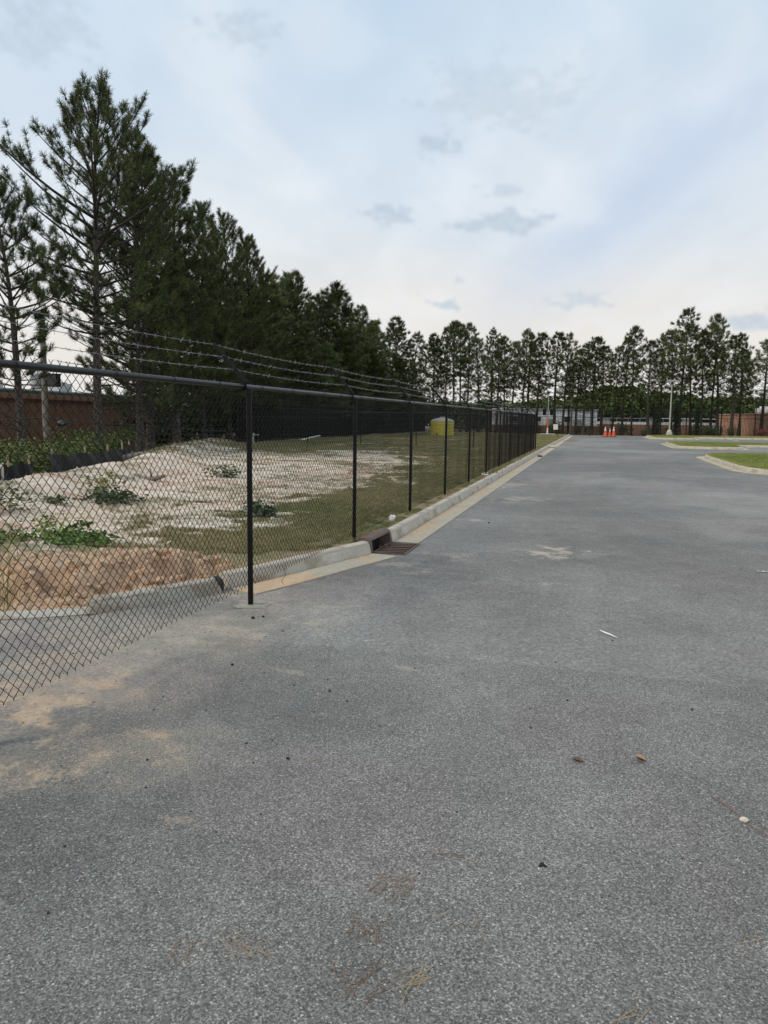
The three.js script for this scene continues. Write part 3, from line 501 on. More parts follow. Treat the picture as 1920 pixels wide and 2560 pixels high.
{
  const N = 11, Z0 = -6.15;
  const f = thing('chain_link_fence', 'black vinyl chain-link fence with angled barbed wire arms along the kerb', 'fence', [FX, 0, Z0]);
  const zEnd = -N * BAY, zNear = 2 * BAY;
  const r = rng(91);
  // top rail in lengths with sleeves
  const rail = (a, b) => bar(V(0, 1.928, a), V(0, 1.928, b), 0.0215, 14);
  for (let k = -2; k < N; k += 2) mesh('top_rail', rail(-k * BAY, -Math.min(k + 2, N) * BAY + 0.002), vinylRail, f);
  for (let k = -2; k <= N; k++) {
    const z = -k * BAY, lo = k <= 0 ? 0 : 0.08, end = k === N;
    const p = mesh('post', postGeo(lo, end ? 2.06 : 1.9, end ? 0.034 : 0.0245), vinyl, f); p.position.set(0.052, 0, z);
    mesh('post_cap', merge([cyl(0.029, 0.029, 0.045, 14, 0, 1.862, 0), cyl(0.032, 0.032, 0.008, 14, 0, 1.85, 0), cyl(0.032, 0.032, 0.008, 14, 0, 1.9, 0)]), vinyl, p);
    // loop round the rail, then the slanted arm
    const loop = Array.from({ length: 13 }, (_, i) => { const a = i / 12 * Math.PI * 2; return V(-0.052 + Math.cos(a) * 0.03, 1.93 + Math.sin(a) * 0.032, 0); });
    const a0 = V(-0.03, 1.945, 0), a1 = V(-0.335, 2.285, 0);
    mesh('barb_arm', merge([tubeGeo(loop, loop.map(() => 0.007), 6), beam(a0, a1, 0.006, 0.036), beam(a0.clone().add(V(0.012, 0.012, 0.016)), a1.clone().add(V(0.008, 0.008, 0.016)), 0.024, 0.004), beam(a0.clone().add(V(0.012, 0.012, -0.016)), a1.clone().add(V(0.008, 0.008, -0.016)), 0.024, 0.004)]), vinyl, p);
    if (k <= 0 || k > 0) for (const y of [0.6, 1.05, 1.5]) { /* tie to post */ const t = Array.from({ length: 9 }, (_, i) => { const a = i / 8 * Math.PI * 2; return V(Math.cos(a) * 0.03 - 0.003, y + 0.006 * i / 8, Math.sin(a) * 0.0275); }); if (k < 5) mesh('tie_wire', tubeGeo(t, t.map(() => 0.002), 4), vinyl, p); }
  }
  for (let k = -2; k < N; k++) { const m = mesh('chain_link_mesh', k < 5 ? (k % 2 ? linkFine2 : linkFine) : linkCoarse, vinyl, f); m.position.z = -k * BAY; }
  for (let k = -2; k < N; k++) for (let i = 0; i < (k < 6 ? 4 : 3); i++) mesh('rail_tie', tieGeo(-(k + (i + 0.35 + 0.3 * r()) / 4) * BAY), vinyl, f);
  // three strands of barbed wire
  for (let s = 0; s < 3; s++) {
    const t = [0.97, 0.66, 0.34][s], x0 = 0.052 + mix(-0.03, -0.335, t) - 0.004, y0 = mix(1.945, 2.285, t) + 0.012, list = [];
    for (let w = 0; w < 2; w++) {
      const pts = [], n = 300;
      for (let i = 0; i <= n; i++) { const z = mix(zNear, zEnd, i / n), u = ((z / BAY) % 1 + 1) % 1, sag = 0.022 * 4 * u * (1 - u), a = z * 55 + w * Math.PI; pts.push(V(x0 + Math.cos(a) * 0.0018, y0 - sag + Math.sin(a) * 0.0018, z)); }
      list.push(tubeGeo(pts, pts.map(() => 0.0013), 3));
    }
    for (let z = zNear; z > zEnd; z -= 0.127) {
      const zz = z + (r() - 0.5) * 0.02, u = ((zz / BAY) % 1 + 1) % 1, y = y0 - 0.022 * 4 * u * (1 - u), a = r() * 6.3;
      for (const q of [0, 2.1]) { const d = V(Math.cos(a + q), Math.sin(a + q), 0.5).normalize().multiplyScalar(0.021), c = V(x0, y, zz + (q ? 0.006 : 0)); list.push(bar(c.clone().sub(d), c.clone().add(d), 0.0013, 3)); }
      list.push(bar(V(x0, y, zz - 0.006), V(x0, y, zz + 0.008), 0.003, 4));
    }
    mesh('barbed_wire', merge(list), galv, f);
  }
  // concrete collar at the first post, poured on the asphalt
  const fl = [[0.06, 0.02, 0.1, 701], [0.13, -0.05, 0.07, 703], [0.0, 0.07, 0.065, 705], [0.16, 0.04, 0.05, 707], [-0.03, -0.05, 0.05, 709]].map(([x, z, q, sd]) => lump(q, sd, [1.3, 0.12, 0.9], 2).translate(x, 0.003, z)); mesh('post_footing', merge(fl), concGrey, f);
}
{ // cross fence at the far end
  const f = thing('chain_link_fence', 'black chain-link fence crossing the yard in front of the yellow tank', 'fence', [FX, 0, -6.15 - 11 * BAY - 0.05], Math.PI / 2);
  // local -z now runs towards world -x
  for (let k = 0; k <= 5; k++) { const p = mesh('post', postGeo(0.08, k === 5 ? 2.06 : 1.9), vinyl, f); p.position.set(0.05, 0, -k * BAY - 0.06); }
  for (let k = 0; k < 5; k++) { const m = mesh('chain_link_mesh', linkCoarse, vinyl, f); m.position.z = -k * BAY - 0.06; mesh('top_rail', bar(V(0, 1.928, -k * BAY - 0.06), V(0, 1.928, -(k + 1) * BAY - 0.058), 0.0215, 10), vinylRail, f); }
}

// ---------- iron picket fences and gate ----------
const iron = blackCoat([0.007, 0.007, 0.008], 0.5, 0.4);
const pick3 = box(0.028, 1, 0.028, 0, 0.5, 0);
function ironRun(t, L, H, lo, posts, merged, step = 0.155) {   // along local +x from 0 to L
  for (const p of posts) { mesh('post', merge([box(0.085, H + 0.06, 0.085, p, (H + 0.06) / 2, 0), box(0.1, 0.02, 0.1, p, H + 0.07, 0)]), iron, t); }
  for (const y of [H * 0.09, H * 0.655, H * 0.895]) mesh('rail', box(L - 0.1, 0.045, 0.05, L / 2, y, 0), iron, t);
  const n = Math.floor(L / step), all = [];
  for (let i = 1; i < n; i++) {
    const x = i * L / n; if (posts.some((p) => Math.abs(p - x) < 0.06)) continue;
    if (merged) { all.push(box(0.028, H - lo, 0.028, x, (H + lo) / 2, 0)); continue; }
    const m = mesh('picket', pick3, iron, t); m.position.set(x, lo, 0); m.scale.y = H - lo;
  }
  if (all.length) { const m = mesh('pickets', merge(all), iron, t); m.userData.kind = 'stuff'; }
}
const lineA = [-2.85, -85.4], slope = -0.32, zAt = (x) => lineA[1] + slope * (x - lineA[0]);
{
  const dir = Math.atan(-slope), len = (x0, x1) => (x1 - x0) * Math.hypot(1, slope);
  const gL = thing('iron_fence', 'black iron picket fence left of the gate, behind the lawn', 'fence', [-19, 0, -85.6]);
  ironRun(gL, 16.1, 3.0, 0.06, [0, 3.2, 6.4, 9.6, 12.9], false, 0.155);
  const gS = thing('iron_fence', 'long black iron picket fence along the yard edge under the pines', 'fence', [-18.6, 0.1, -38], Math.PI / 2);
  ironRun(gS, 48, 2.3, 0.06, Array.from({ length: 16 }, (_, i) => 0.1 + i * 3.15), true, 0.12);
  const xg = 6.1;
  const gate = thing('iron_gate', 'tall black double swing gate of iron pickets closing the drive', 'gate', [lineA[0], 0, lineA[1]], dir);
  const GL = len(lineA[0], xg);
  for (const p of [0, GL]) mesh('gate_post', merge([box(0.16, 3.12, 0.16, p, 1.56, 0), box(0.19, 0.03, 0.19, p, 3.135, 0)]), iron, gate);
  for (let s = 0; s < 2; s++) {
    const leaf = new THREE.Group(); leaf.name = 'gate_leaf'; leaf.position.x = s ? GL / 2 + 0.03 : 0.12; gate.add(leaf); const L = GL / 2 - 0.15;
    for (const y of [0.12, 1.96, 2.62]) mesh('rail', box(L, 0.06, 0.05, L / 2, y, 0.004), iron, leaf);
    for (const x of [0.03, L / 2, L - 0.03]) mesh('stile', box(0.06, 2.72, 0.056, x, 1.42, 0), iron, leaf);
    const n = Math.floor(L / 0.15); for (let i = 1; i < n; i++) { const m = mesh('picket', pick3, iron, leaf); m.position.set(i * L / n, 0.08, 0); m.scale.y = 2.86; }
    mesh('wheel', new THREE.TorusGeometry(0.07, 0.025, 6, 14).translate(L / 2, 0.095, 0.07), iron, leaf);
  }
  const gR = thing('iron_fence', 'black iron picket fence right of the gate with flowering shrubs behind', 'fence', [xg + 0.15, 0, zAt(xg + 0.15)], dir);
  ironRun(gR, 32, 3.05, 0.2, [3.4, 7.2, 11, 14.9, 18.8, 22.7, 26.6, 30.5], false, 0.155);
}

// ---------- pines ----------
function needleTuft(n, len, w, spread, seed) {
  const r = rng(seed), pos = [];
  for (let i = 0; i < n; i++) {
    const a = r() * 6.283, sp = (0.25 + spread * r()), y0 = r() * len * 0.75, L = len * (0.75 + 0.5 * r());
    const d = V(Math.cos(a) * Math.sin(sp), Math.cos(sp), Math.sin(a) * Math.sin(sp)), sv = V(-Math.sin(a), 0, Math.cos(a)).applyAxisAngle(d, r() * 3.1).multiplyScalar(w / 2);
    const b = V(0, y0, 0), m = b.clone().addScaledVector(d, L * 0.55), e = b.clone().addScaledVector(d, L).add(V(0, -0.03 * L, 0));
        for (const p of [b.clone().sub(sv), b.clone().add(sv), m.clone().add(sv), b.clone().sub(sv), m.clone().add(sv), m.clone().sub(sv), m.clone().sub(sv), m.clone().add(sv), e]) pos.push(p.x, p.y, p.z);
  }
  const g = new THREE.BufferGeometry(); g.setAttribute('position', new THREE.Float32BufferAttribute(pos, 3)); g.computeVertexNormals(); return g;
}
const tuftFine = needleTuft(40, 0.155, 0.0105, 1.5, 801), tuftFar = needleTuft(24, 0.27, 0.02, 1.2, 803);
const barkTex = dataTex(256, 512, (i, j) => { const u = i / 256 * 8, n = fbm(u * 2, j * 0.03, 4, 811), p = smooth(0.35, 0.6, fbm(u * 3, j * 0.055 + 0.7 * n, 3, 813)); return mix3([0.035, 0.03, 0.027], [0.125, 0.10, 0.085], p).map((v) => v * (0.8 + 0.4 * hash(i, j, 815))); });
const barkBump = dataTex(256, 512, (i, j) => { const u = i / 256 * 8, n = fbm(u * 2, j * 0.03, 4, 811); return smooth(0.3, 0.65, fbm(u * 3, j * 0.055 + 0.7 * n, 3, 813)); }, false);
const bark = new THREE.MeshStandardMaterial({ map: barkTex, bumpMap: barkBump, bumpScale: 0.02, roughness: 1 });
const limbMat = std([0.036, 0.03, 0.025], 1);
const needleMat = new THREE.MeshStandardMaterial({ color: lin(1, 1, 1), roughness: 0.75, side: THREE.DoubleSide });
function instanced(name, geo, mat, mats, cols, parent) {
  const m = new THREE.InstancedMesh(geo, mat, mats.length); m.name = name; shadow(m); m.userData.kind = 'stuff';
  mats.forEach((q, i) => { m.setMatrixAt(i, q); if (cols) m.setColorAt(i, cols[i]); });
  if (parent) parent.add(m); return m;
}
function buildPine(o) {
  const { seed, H, base, R, far = false, tr = 0.15, lean = [0, 0], whorl = 0.36, per = 4, dens = 1, up = 1, dead = 6, tint = [0.036, 0.056, 0.014], tint2 = [0.125, 0.14, 0.03], widest = 0.25, gapSide = null, open = false } = o;
  const r = rng(seed), g = new THREE.Group(), limbs = [], mats = [], cols = [], cones = [];
  const trunkAt = (t) => V(lean[0] * t * t + 0.12 * Math.sin(t * 5 + seed) * t, t * H, lean[1] * t * t + 0.12 * Math.cos(t * 4 + seed * 2) * t);
  const n = far ? 8 : 16, tp = [], rad = [];
  for (let i = 0; i <= n; i++) { const t = i / n; tp.push(trunkAt(t)); rad.push(tr * Math.pow(1 - t, 0.8) * (1 + 0.5 * Math.exp(-t * H * 2)) + 0.012); }
  mesh('trunk', tubeGeo(tp, rad, far ? 6 : 10), bark, g);
  const M = new THREE.Matrix4(), Q = new THREE.Quaternion(), Y = V(0, 1, 0), tone = r();
  const addTuft = (p, d, s) => { const q = d.clone().add(V(0, 0.35 * up, 0)).normalize(); Q.setFromUnitVectors(Y, q); M.compose(p, Q, V(s, s * (0.8 + 0.5 * r()), s)); mats.push(M.clone()); const t = clamp(0.25 + 0.9 * (r() - 0.5) + 0.45 * (tone - 0.5)), c = mix3(tint, tint2, t), b = 0.75 + 0.5 * r(); cols.push(lin(c[0] * b, c[1] * b, c[2] * b)); };
  const branch = (y, az, L, e0, curve, leafy) => {
    const t0 = y / H, p0 = trunkAt(t0), hd = V(Math.cos(az), 0, Math.sin(az)), pts = [], seg = far ? 3 : 5, bend = (r() - 0.5) * 0.5;
    const at = (s) => { const a = az + bend * s; return p0.clone().add(V(Math.cos(a) * L * s * Math.cos(e0), L * (s * Math.sin(e0) + curve * s * s), Math.sin(a) * L * s * Math.cos(e0))); };
    for (let i = 0; i <= seg; i++) pts.push(at(i / seg));
    const br = Math.min(tr * 0.4, 0.012 + L * 0.014) * (leafy ? 1 : 0.7); limbs.push(tubeGeo(pts, pts.map((_, i) => br * (1 - 0.8 * i / seg)), far ? 3 : 4));
    if (!leafy) { if (!far) for (let k = 0; k < 3; k++) { const s = 0.3 + 0.6 * r(), a = at(s), q = az + (r() - 0.5) * 2.4, l = L * (0.2 + 0.2 * r()); limbs.push(tubeGeo([a, a.clone().add(V(Math.cos(q) * l * 0.6, l * 0.1, Math.sin(q) * l * 0.6)), a.clone().add(V(Math.cos(q) * l, l * (r() * 0.5 - 0.1), Math.sin(q) * l))], [0.008, 0.006, 0.003], 3)); } return; }
    const step = (far ? 0.38 : 0.3) / dens; let side = r() < 0.5 ? 1 : -1;
    for (let s = (open ? 0.42 : 0.3) + 0.18 * r(); s <= 1; s += step / L * (0.7 + 0.6 * r())) {
      const a = at(s), dir = at(Math.min(1, s + 0.05)).sub(at(Math.max(0, s - 0.05))).normalize(), q = (0.6 + 0.6 * r()) * side; side = -side;
      const td = dir.clone().applyAxisAngle(Y, q).add(V(0, 0.12 + 0.35 * r() * up, 0)).normalize(), tl = clamp((1.05 - s) * L * 0.55 + 0.2, 0.22, 1.15) * (0.7 + 0.5 * r());
      const e = a.clone().addScaledVector(td, tl).add(V(0, 0.08 * tl, 0));
      if (!far) limbs.push(tubeGeo([a, e], [0.007, 0.004], 3));
      const kmax = far ? 2 : Math.max(2, Math.round(tl / (open ? 0.26 : 0.2)));
      for (let k = 0; k < kmax; k++) { const f = 1 - k / kmax * 0.85; const p = a.clone().lerp(e, f); const d = td.clone().add(V((r() - 0.5) * 0.9, (r() - 0.3) * 0.7, (r() - 0.5) * 0.9)).normalize(); addTuft(p, d, (far ? 1 : open ? 1.25 : 1.15) * (0.75 + 0.5 * r())); }
      if (!far && r() < 0.05) cones.push(new THREE.Matrix4().compose(e.clone().add(V(0, -0.04, 0)), new THREE.Quaternion(), V(1, 1, 1)));
    }
    const e = at(1), d = at(1).sub(at(0.9)).normalize(); for (let k = 0; k < (far ? 2 : 4); k++) addTuft(e.clone().addScaledVector(d, -0.08 * k), d.clone().add(V((r() - 0.5) * 0.7, 0.2, (r() - 0.5) * 0.7)).normalize(), far ? 1.1 : 1.05);
  };
  for (let y = base * H; y < H * 0.985; y += whorl * (0.75 + 0.5 * r())) {
    const t = clamp((y / H - base) / (1 - base)), prof = t < widest ? 0.6 + 0.4 * t / widest : Math.pow(1 - (t - widest) / (1 - widest), 0.62);
    const a0 = r() * 6.28, m = t > 0.92 ? 3 : per;
    for (let k = 0; k < m; k++) {
      const az = a0 + k * 6.283 / m + (r() - 0.5) * 0.9; let L = Math.max(0.35, R * prof * (0.6 + 0.6 * r()));
      if (gapSide !== null) { const c = Math.cos(az - gapSide); L *= 1 - 0.35 * Math.max(0, c); }
      branch(y, az, L, mix(0.05, 0.95, Math.pow(t, 1.1)) * up + (r() - 0.5) * 0.25, mix(0.22, 0.12, t) * up, true);
    }
  }
  { const e = trunkAt(1); for (let k = 0; k < (far ? 3 : 9); k++) addTuft(e.clone().add(V(0, -k * 0.05, 0)), V((r() - 0.5) * 0.9, 1, (r() - 0.5) * 0.9).normalize(), far ? 1.1 : 1.1); }
  for (let k = 0; k < dead; k++) { const y = H * base * (0.35 + 0.65 * r()); branch(y, r() * 6.28, (0.6 + 1.6 * r()) * Math.min(1, R / 2.2), -0.1 + 0.5 * r(), 0.05, false); }
  mesh('limbs', merge(limbs), limbMat, g);
  instanced('crown', far ? tuftFar : tuftFine, needleMat, mats, cols, g);
  if (cones.length) instanced('cones', coneGeo, coneMat, cones, null, g);
  g.userData.category = 'pine tree';
  return g;
}
const coneGeo = (() => { const g = new THREE.SphereGeometry(0.04, 6, 5); g.scale(1, 1.5, 1); return g; })(), coneMat = std([0.05, 0.035, 0.025], 1);
function place(g, name, label, x, z, yaw, sc, group, y = null) { g.name = numbered(name); g.position.set(x, y === null ? landH(x, z) - 0.05 : y, z); g.rotation.y = yaw; g.scale.set(...sc); g.userData.label = label; g.userData.category = 'pine tree'; if (group) g.userData.group = group; scene.add(g); return g; }
{
  // the tall open pine by the brick building
  const y1 = landH(-17.5, -24.5);
  place(buildPine({ seed: 12, H: 12.2 - y1, base: 0.38, R: 3.5, tr: 0.17, whorl: 0.36, per: 4, dens: 1.0, widest: 0.5, dead: 14, lean: [0.3, 0], up: 1.05, open: true }), 'pine_tree', 'tallest pine, open crowned, standing before the brown brick building', -17.5, -24.5, 0, [1, 1, 1]);
  const y0 = landH(-18.7, -22);
  place(buildPine({ seed: 23, H: 8.7 - y0, base: 0.38, R: 2.0, tr: 0.15, whorl: 0.36, per: 4, dens: 1.1, widest: 0.45, dead: 16, lean: [-0.5, 0.2], open: true }), 'pine_tree', 'slim pine with ragged crown beside the utility pole', -18.7, -22, 0, [1, 1, 1]);
  const dense = [buildPine({ seed: 31, H: 13, base: 0.14, R: 2.9, tr: 0.16, whorl: 0.38, per: 4, dens: 0.95, widest: 0.32, dead: 8, open: true }), buildPine({ seed: 47, H: 13, base: 0.1, R: 3.1, tr: 0.17, whorl: 0.36, per: 4, dens: 1.0, widest: 0.28, dead: 6 })];
  const group = 'dense pines of the near grove', lab = 'dense dark green pine in the grove behind the chain-link fence';
  const L = [[-17.7, -27.5, 13.3], [-19.0, -30.3, 13.5], [-18.9, -32.4, 13.4], [-19.7, -36.4, 13.0], [-19.8, -39.5, 13.3], [-19.9, -42.6, 12.8], [-21.2, -44.3, 9], [-20.3, -38.4, 9.2], [-20.5, -34.3, 9.6], [-23.5, -40.5, 11.5], [-23.8, -46, 11.8]];
  L.forEach(([x, z, h], i) => { const y = landH(x, z), s = (h - 0.9 - y) / 13; if (i < 2) place(dense[i], 'pine_tree', lab, x, z, i * 2.1, [s, s, s], group); else { const c = copyThing(dense[i % 2], [x, y - 0.05, z], i * 1.7 + 0.4, [s * 1.04, s, s * 1.04], lab, group); } });
  const farP = [buildPine({ seed: 61, H: 13, base: 0.42, R: 2.1, far: true, tr: 0.15, whorl: 0.42, per: 4, widest: 0.35, dead: 12, dens: 1.1 }), buildPine({ seed: 73, H: 13, base: 0.5, R: 1.9, far: true, tr: 0.14, whorl: 0.4, per: 4, widest: 0.45, dead: 12, dens: 1.1 }), buildPine({ seed: 88, H: 13, base: 0.34, R: 2.5, far: true, tr: 0.17, whorl: 0.44, per: 4, widest: 0.3, dead: 14, dens: 1.1 }), buildPine({ seed: 97, H: 13, base: 0.1, R: 2.5, far: true, tr: 0.16, whorl: 0.36, per: 5, widest: 0.25, dead: 3, dens: 1.2 }), buildPine({ seed: 107, H: 13, base: 0.3, R: 1.7, far: true, tr: 0.13, whorl: 0.46, per: 3, widest: 0.6, dead: 12, dens: 1.1, lean: [0.5, 0.1] }), buildPine({ seed: 113, H: 13, base: 0.24, R: 2.3, far: true, tr: 0.15, whorl: 0.5, per: 4, widest: 0.2, dead: 14, dens: 1.0, lean: [-0.4, 0.3] })];
  const first = [true, true, true, true, true, true];
  const put = (v, x, z, top, lab2, grp, k, wide = 1) => { const y = z < -86 ? landH(x, z) : 0.1, s = (top - 0.5 - y) / 13; wide *= 0.85 + 0.35 * hash(k, 3, 821); if (first[v]) { first[v] = false; place(farP[v], 'pine_tree', lab2, x, z, k * 1.3, [s * wide, s, s * wide], grp, y - 0.05); } else { const c = copyThing(farP[v], [x, y - 0.05, z], k * 1.3, [s * wide, s * (0.92 + 0.14 * hash(k, 7, 823)), s * wide], lab2, grp); c.rotation.z = 0.07 * (hash(k, 9, 825) - 0.5); } };
  const rowL = 'pine in the row behind the long iron fence at the yard edge', rowG = 'pines along the yard edge';
  [[-22.9, -52.2, 12], [-21.6, -54.7, 12.1], [-21.8, -59.8, 12.2], [-20.8, -61.1, 12.5], [-20.8, -67.4, 11.9], [-20.8, -72.6, 11.8], [-20.6, -80, 12.1], [-20, -84.3, 12.3], [-18.7, -90.9, 11.6], [-23, -48, 12.2], [-24, -57, 12.4], [-23.6, -64, 12.2], [-23.4, -70, 11.8], [-23.2, -77, 11.8]].forEach(([x, z, h], k) => put([3, 3, 5, 3, 2][k % 5], x, z, h, rowL, rowG, k, 1.25));
  const inL = 'shorter bushy pine crowned to the ground at the yard edge', inG = 'bushy young pines at the yard edge';
  [[-21.6, -50.5, 7.7], [-20.5, -52.9, 8.5], [-20.2, -57.2, 8.1], [-19.9, -61.5, 7.9], [-19.6, -67.9, 8.2], [-19.5, -76.3, 8.2], [-19.6, -82.8, 8.3], [-21, -64.5, 9.5], [-21, -70.5, 9.3], [-22, -47, 8.8]].forEach(([x, z, h], k) => put(3, x, z, h, inL, inG, k + 3, 1.45));
  const bkL = 'slender pine with bare lower trunk in the row beyond the iron fence', bkG = 'pines beyond the iron fence and gate';
  [[-18.3, -96.3, 13.3], [-16.8, -93.6, 13.4], [-16.8, -98.8, 13.8], [-15.5, -96, 13], [-13.8, -94.4, 12.2], [-13.2, -100.8, 13.1], [-11.8, -96, 12.7], [-11.2, -99.3, 12], [-10, -96.5, 11.9], [-9.5, -103.9, 13], [-8.3, -98, 12.5], [-7, -96.2, 11.9], [-4.9, -97.9, 12.6], [-4.2, -105.3, 13.1], [-2.6, -108.9, 12.4], [-1.4, -96.7, 11.9], [-0.4, -98, 12.2], [0.7, -104.6, 11.9], [2.1, -102.9, 11.3], [3.2, -101.1, 11.8], [4.3, -100.4, 12.6], [6.1, -97.7, 11.9], [7.9, -103.4, 13.8], [8.9, -100.6, 13.8], [10.1, -103, 15.4], [11.7, -105.5, 14.3], [12.5, -101.6, 13.1], [14, -105.1, 14.2], [14.4, -102.1, 14], [15.7, -100.3, 13], [17.6, -106.1, 13.4], [18.6, -113.1, 12.5], [19.8, -104.6, 12.8], [22.4, -96.6, 12.3], [25.4, -97.2, 13], [28.6, -98.4, 12.6]]
    .forEach(([x, z, h], k) => { const v = [0, 1, 4, 1, 2, 5, 0, 4, 1, 0, 5, 2, 2, 4, 0, 5, 2, 1, 4, 0, 1, 2, 5, 2, 0, 4, 0, 1, 5, 2, 4, 0, 2, 5, 1, 2][k]; put(v, x, z, h, h > 15 ? 'tallest pine beyond the iron fence, rising behind the lamp post' : bkL, h > 15 ? undefined : bkG, k + 1, v === 2 ? 1.2 : 1.05); });
}

// ---------- shrubs, weeds and far broadleaf trees ----------
const leafMat = new THREE.MeshStandardMaterial({ color: lin(1, 1, 1), roughness: 0.7, side: THREE.DoubleSide });
const leafQ = (() => { const g = leafGeo(1, 0.5, 0.35); return g; })();
const clumpG = (() => { const r = rng(881), l = []; for (let i = 0; i < 9; i++) l.push(leafGeo(0.5, 0.34, 0.3).rotateX((r() - 0.5) * 2.4).rotateZ((r() - 0.5) * 2.4).rotateY(r() * 6.3).translate((r() - 0.5) * 0.8, (r() - 0.5) * 0.8, (r() - 0.5) * 0.8)); return merge(l); })();
function foliage(o) {   // returns a Group with stems and leaves; clumps fill an ellipsoid unevenly
  const { seed, rx, ry, rz, n, leaf, c1, c2, geo = leafQ, clumps = 14, hang = 0, stem = 0.02, floor = 0.05, conic = 0, mat = leafMat, stemMat = limbMat, nm = 'leaves' } = o;
  const r = rng(seed), g = new THREE.Group(), cs = [], mats = [], cols = [], st = [];
  for (let i = 0; i < clumps; i++) { const a = r() * 6.28, u = 2 * r() - 1, k = Math.pow(r(), 0.45) * 0.85, s = Math.sqrt(1 - u * u); const t = (u * k + 1) / 2, cn = 1 - conic * t; cs.push([V(Math.cos(a) * s * rx * k * cn, ry * (1 + u * k), Math.sin(a) * s * rz * k * cn), 0.75 + 0.5 * r()]); }
  for (const [c] of cs) if (stem) st.push(tubeGeo([V((r() - 0.5) * 0.2 * rx, 0, (r() - 0.5) * 0.2 * rz), V(c.x * 0.4, c.y * 0.55, c.z * 0.4), c], [stem, stem * 0.7, stem * 0.3], 4));
  const E = new THREE.Euler(), Q = new THREE.Quaternion(), sp = 2.0 / Math.cbrt(clumps);
  for (let i = 0; i < n; i++) {
    const [c, f] = cs[Math.floor(r() * clumps)], gs = () => (r() + r() + r() - 1.5) * 0.75;
    const p = V(c.x + gs() * rx * sp * f, Math.max(floor, c.y + gs() * ry * sp * f), c.z + gs() * rz * sp * f), s = leaf * (0.6 + 0.8 * r());
    Q.setFromEuler(E.set((r() - 0.5) * 2 + hang, r() * 6.28, (r() - 0.5) * 2)); mats.push(new THREE.Matrix4().compose(p, Q, V(s, s, s)));
    const q = mix3(c1, c2, r()), b = 0.8 + 0.4 * r(); cols.push(lin(q[0] * b, q[1] * b, q[2] * b));
  }
  if (st.length) mesh('stems', merge(st), stemMat, g);
  instanced(nm, geo, mat, mats, cols, g);
  return g;
}
function setThing(g, name, label, cat_, [x, y, z], yaw = 0, sc = 1, group) { g.name = numbered(name); g.position.set(x, y, z); g.rotation.y = yaw; g.scale.setScalar(sc); tag(g, label, cat_, group); scene.add(g); return g; }
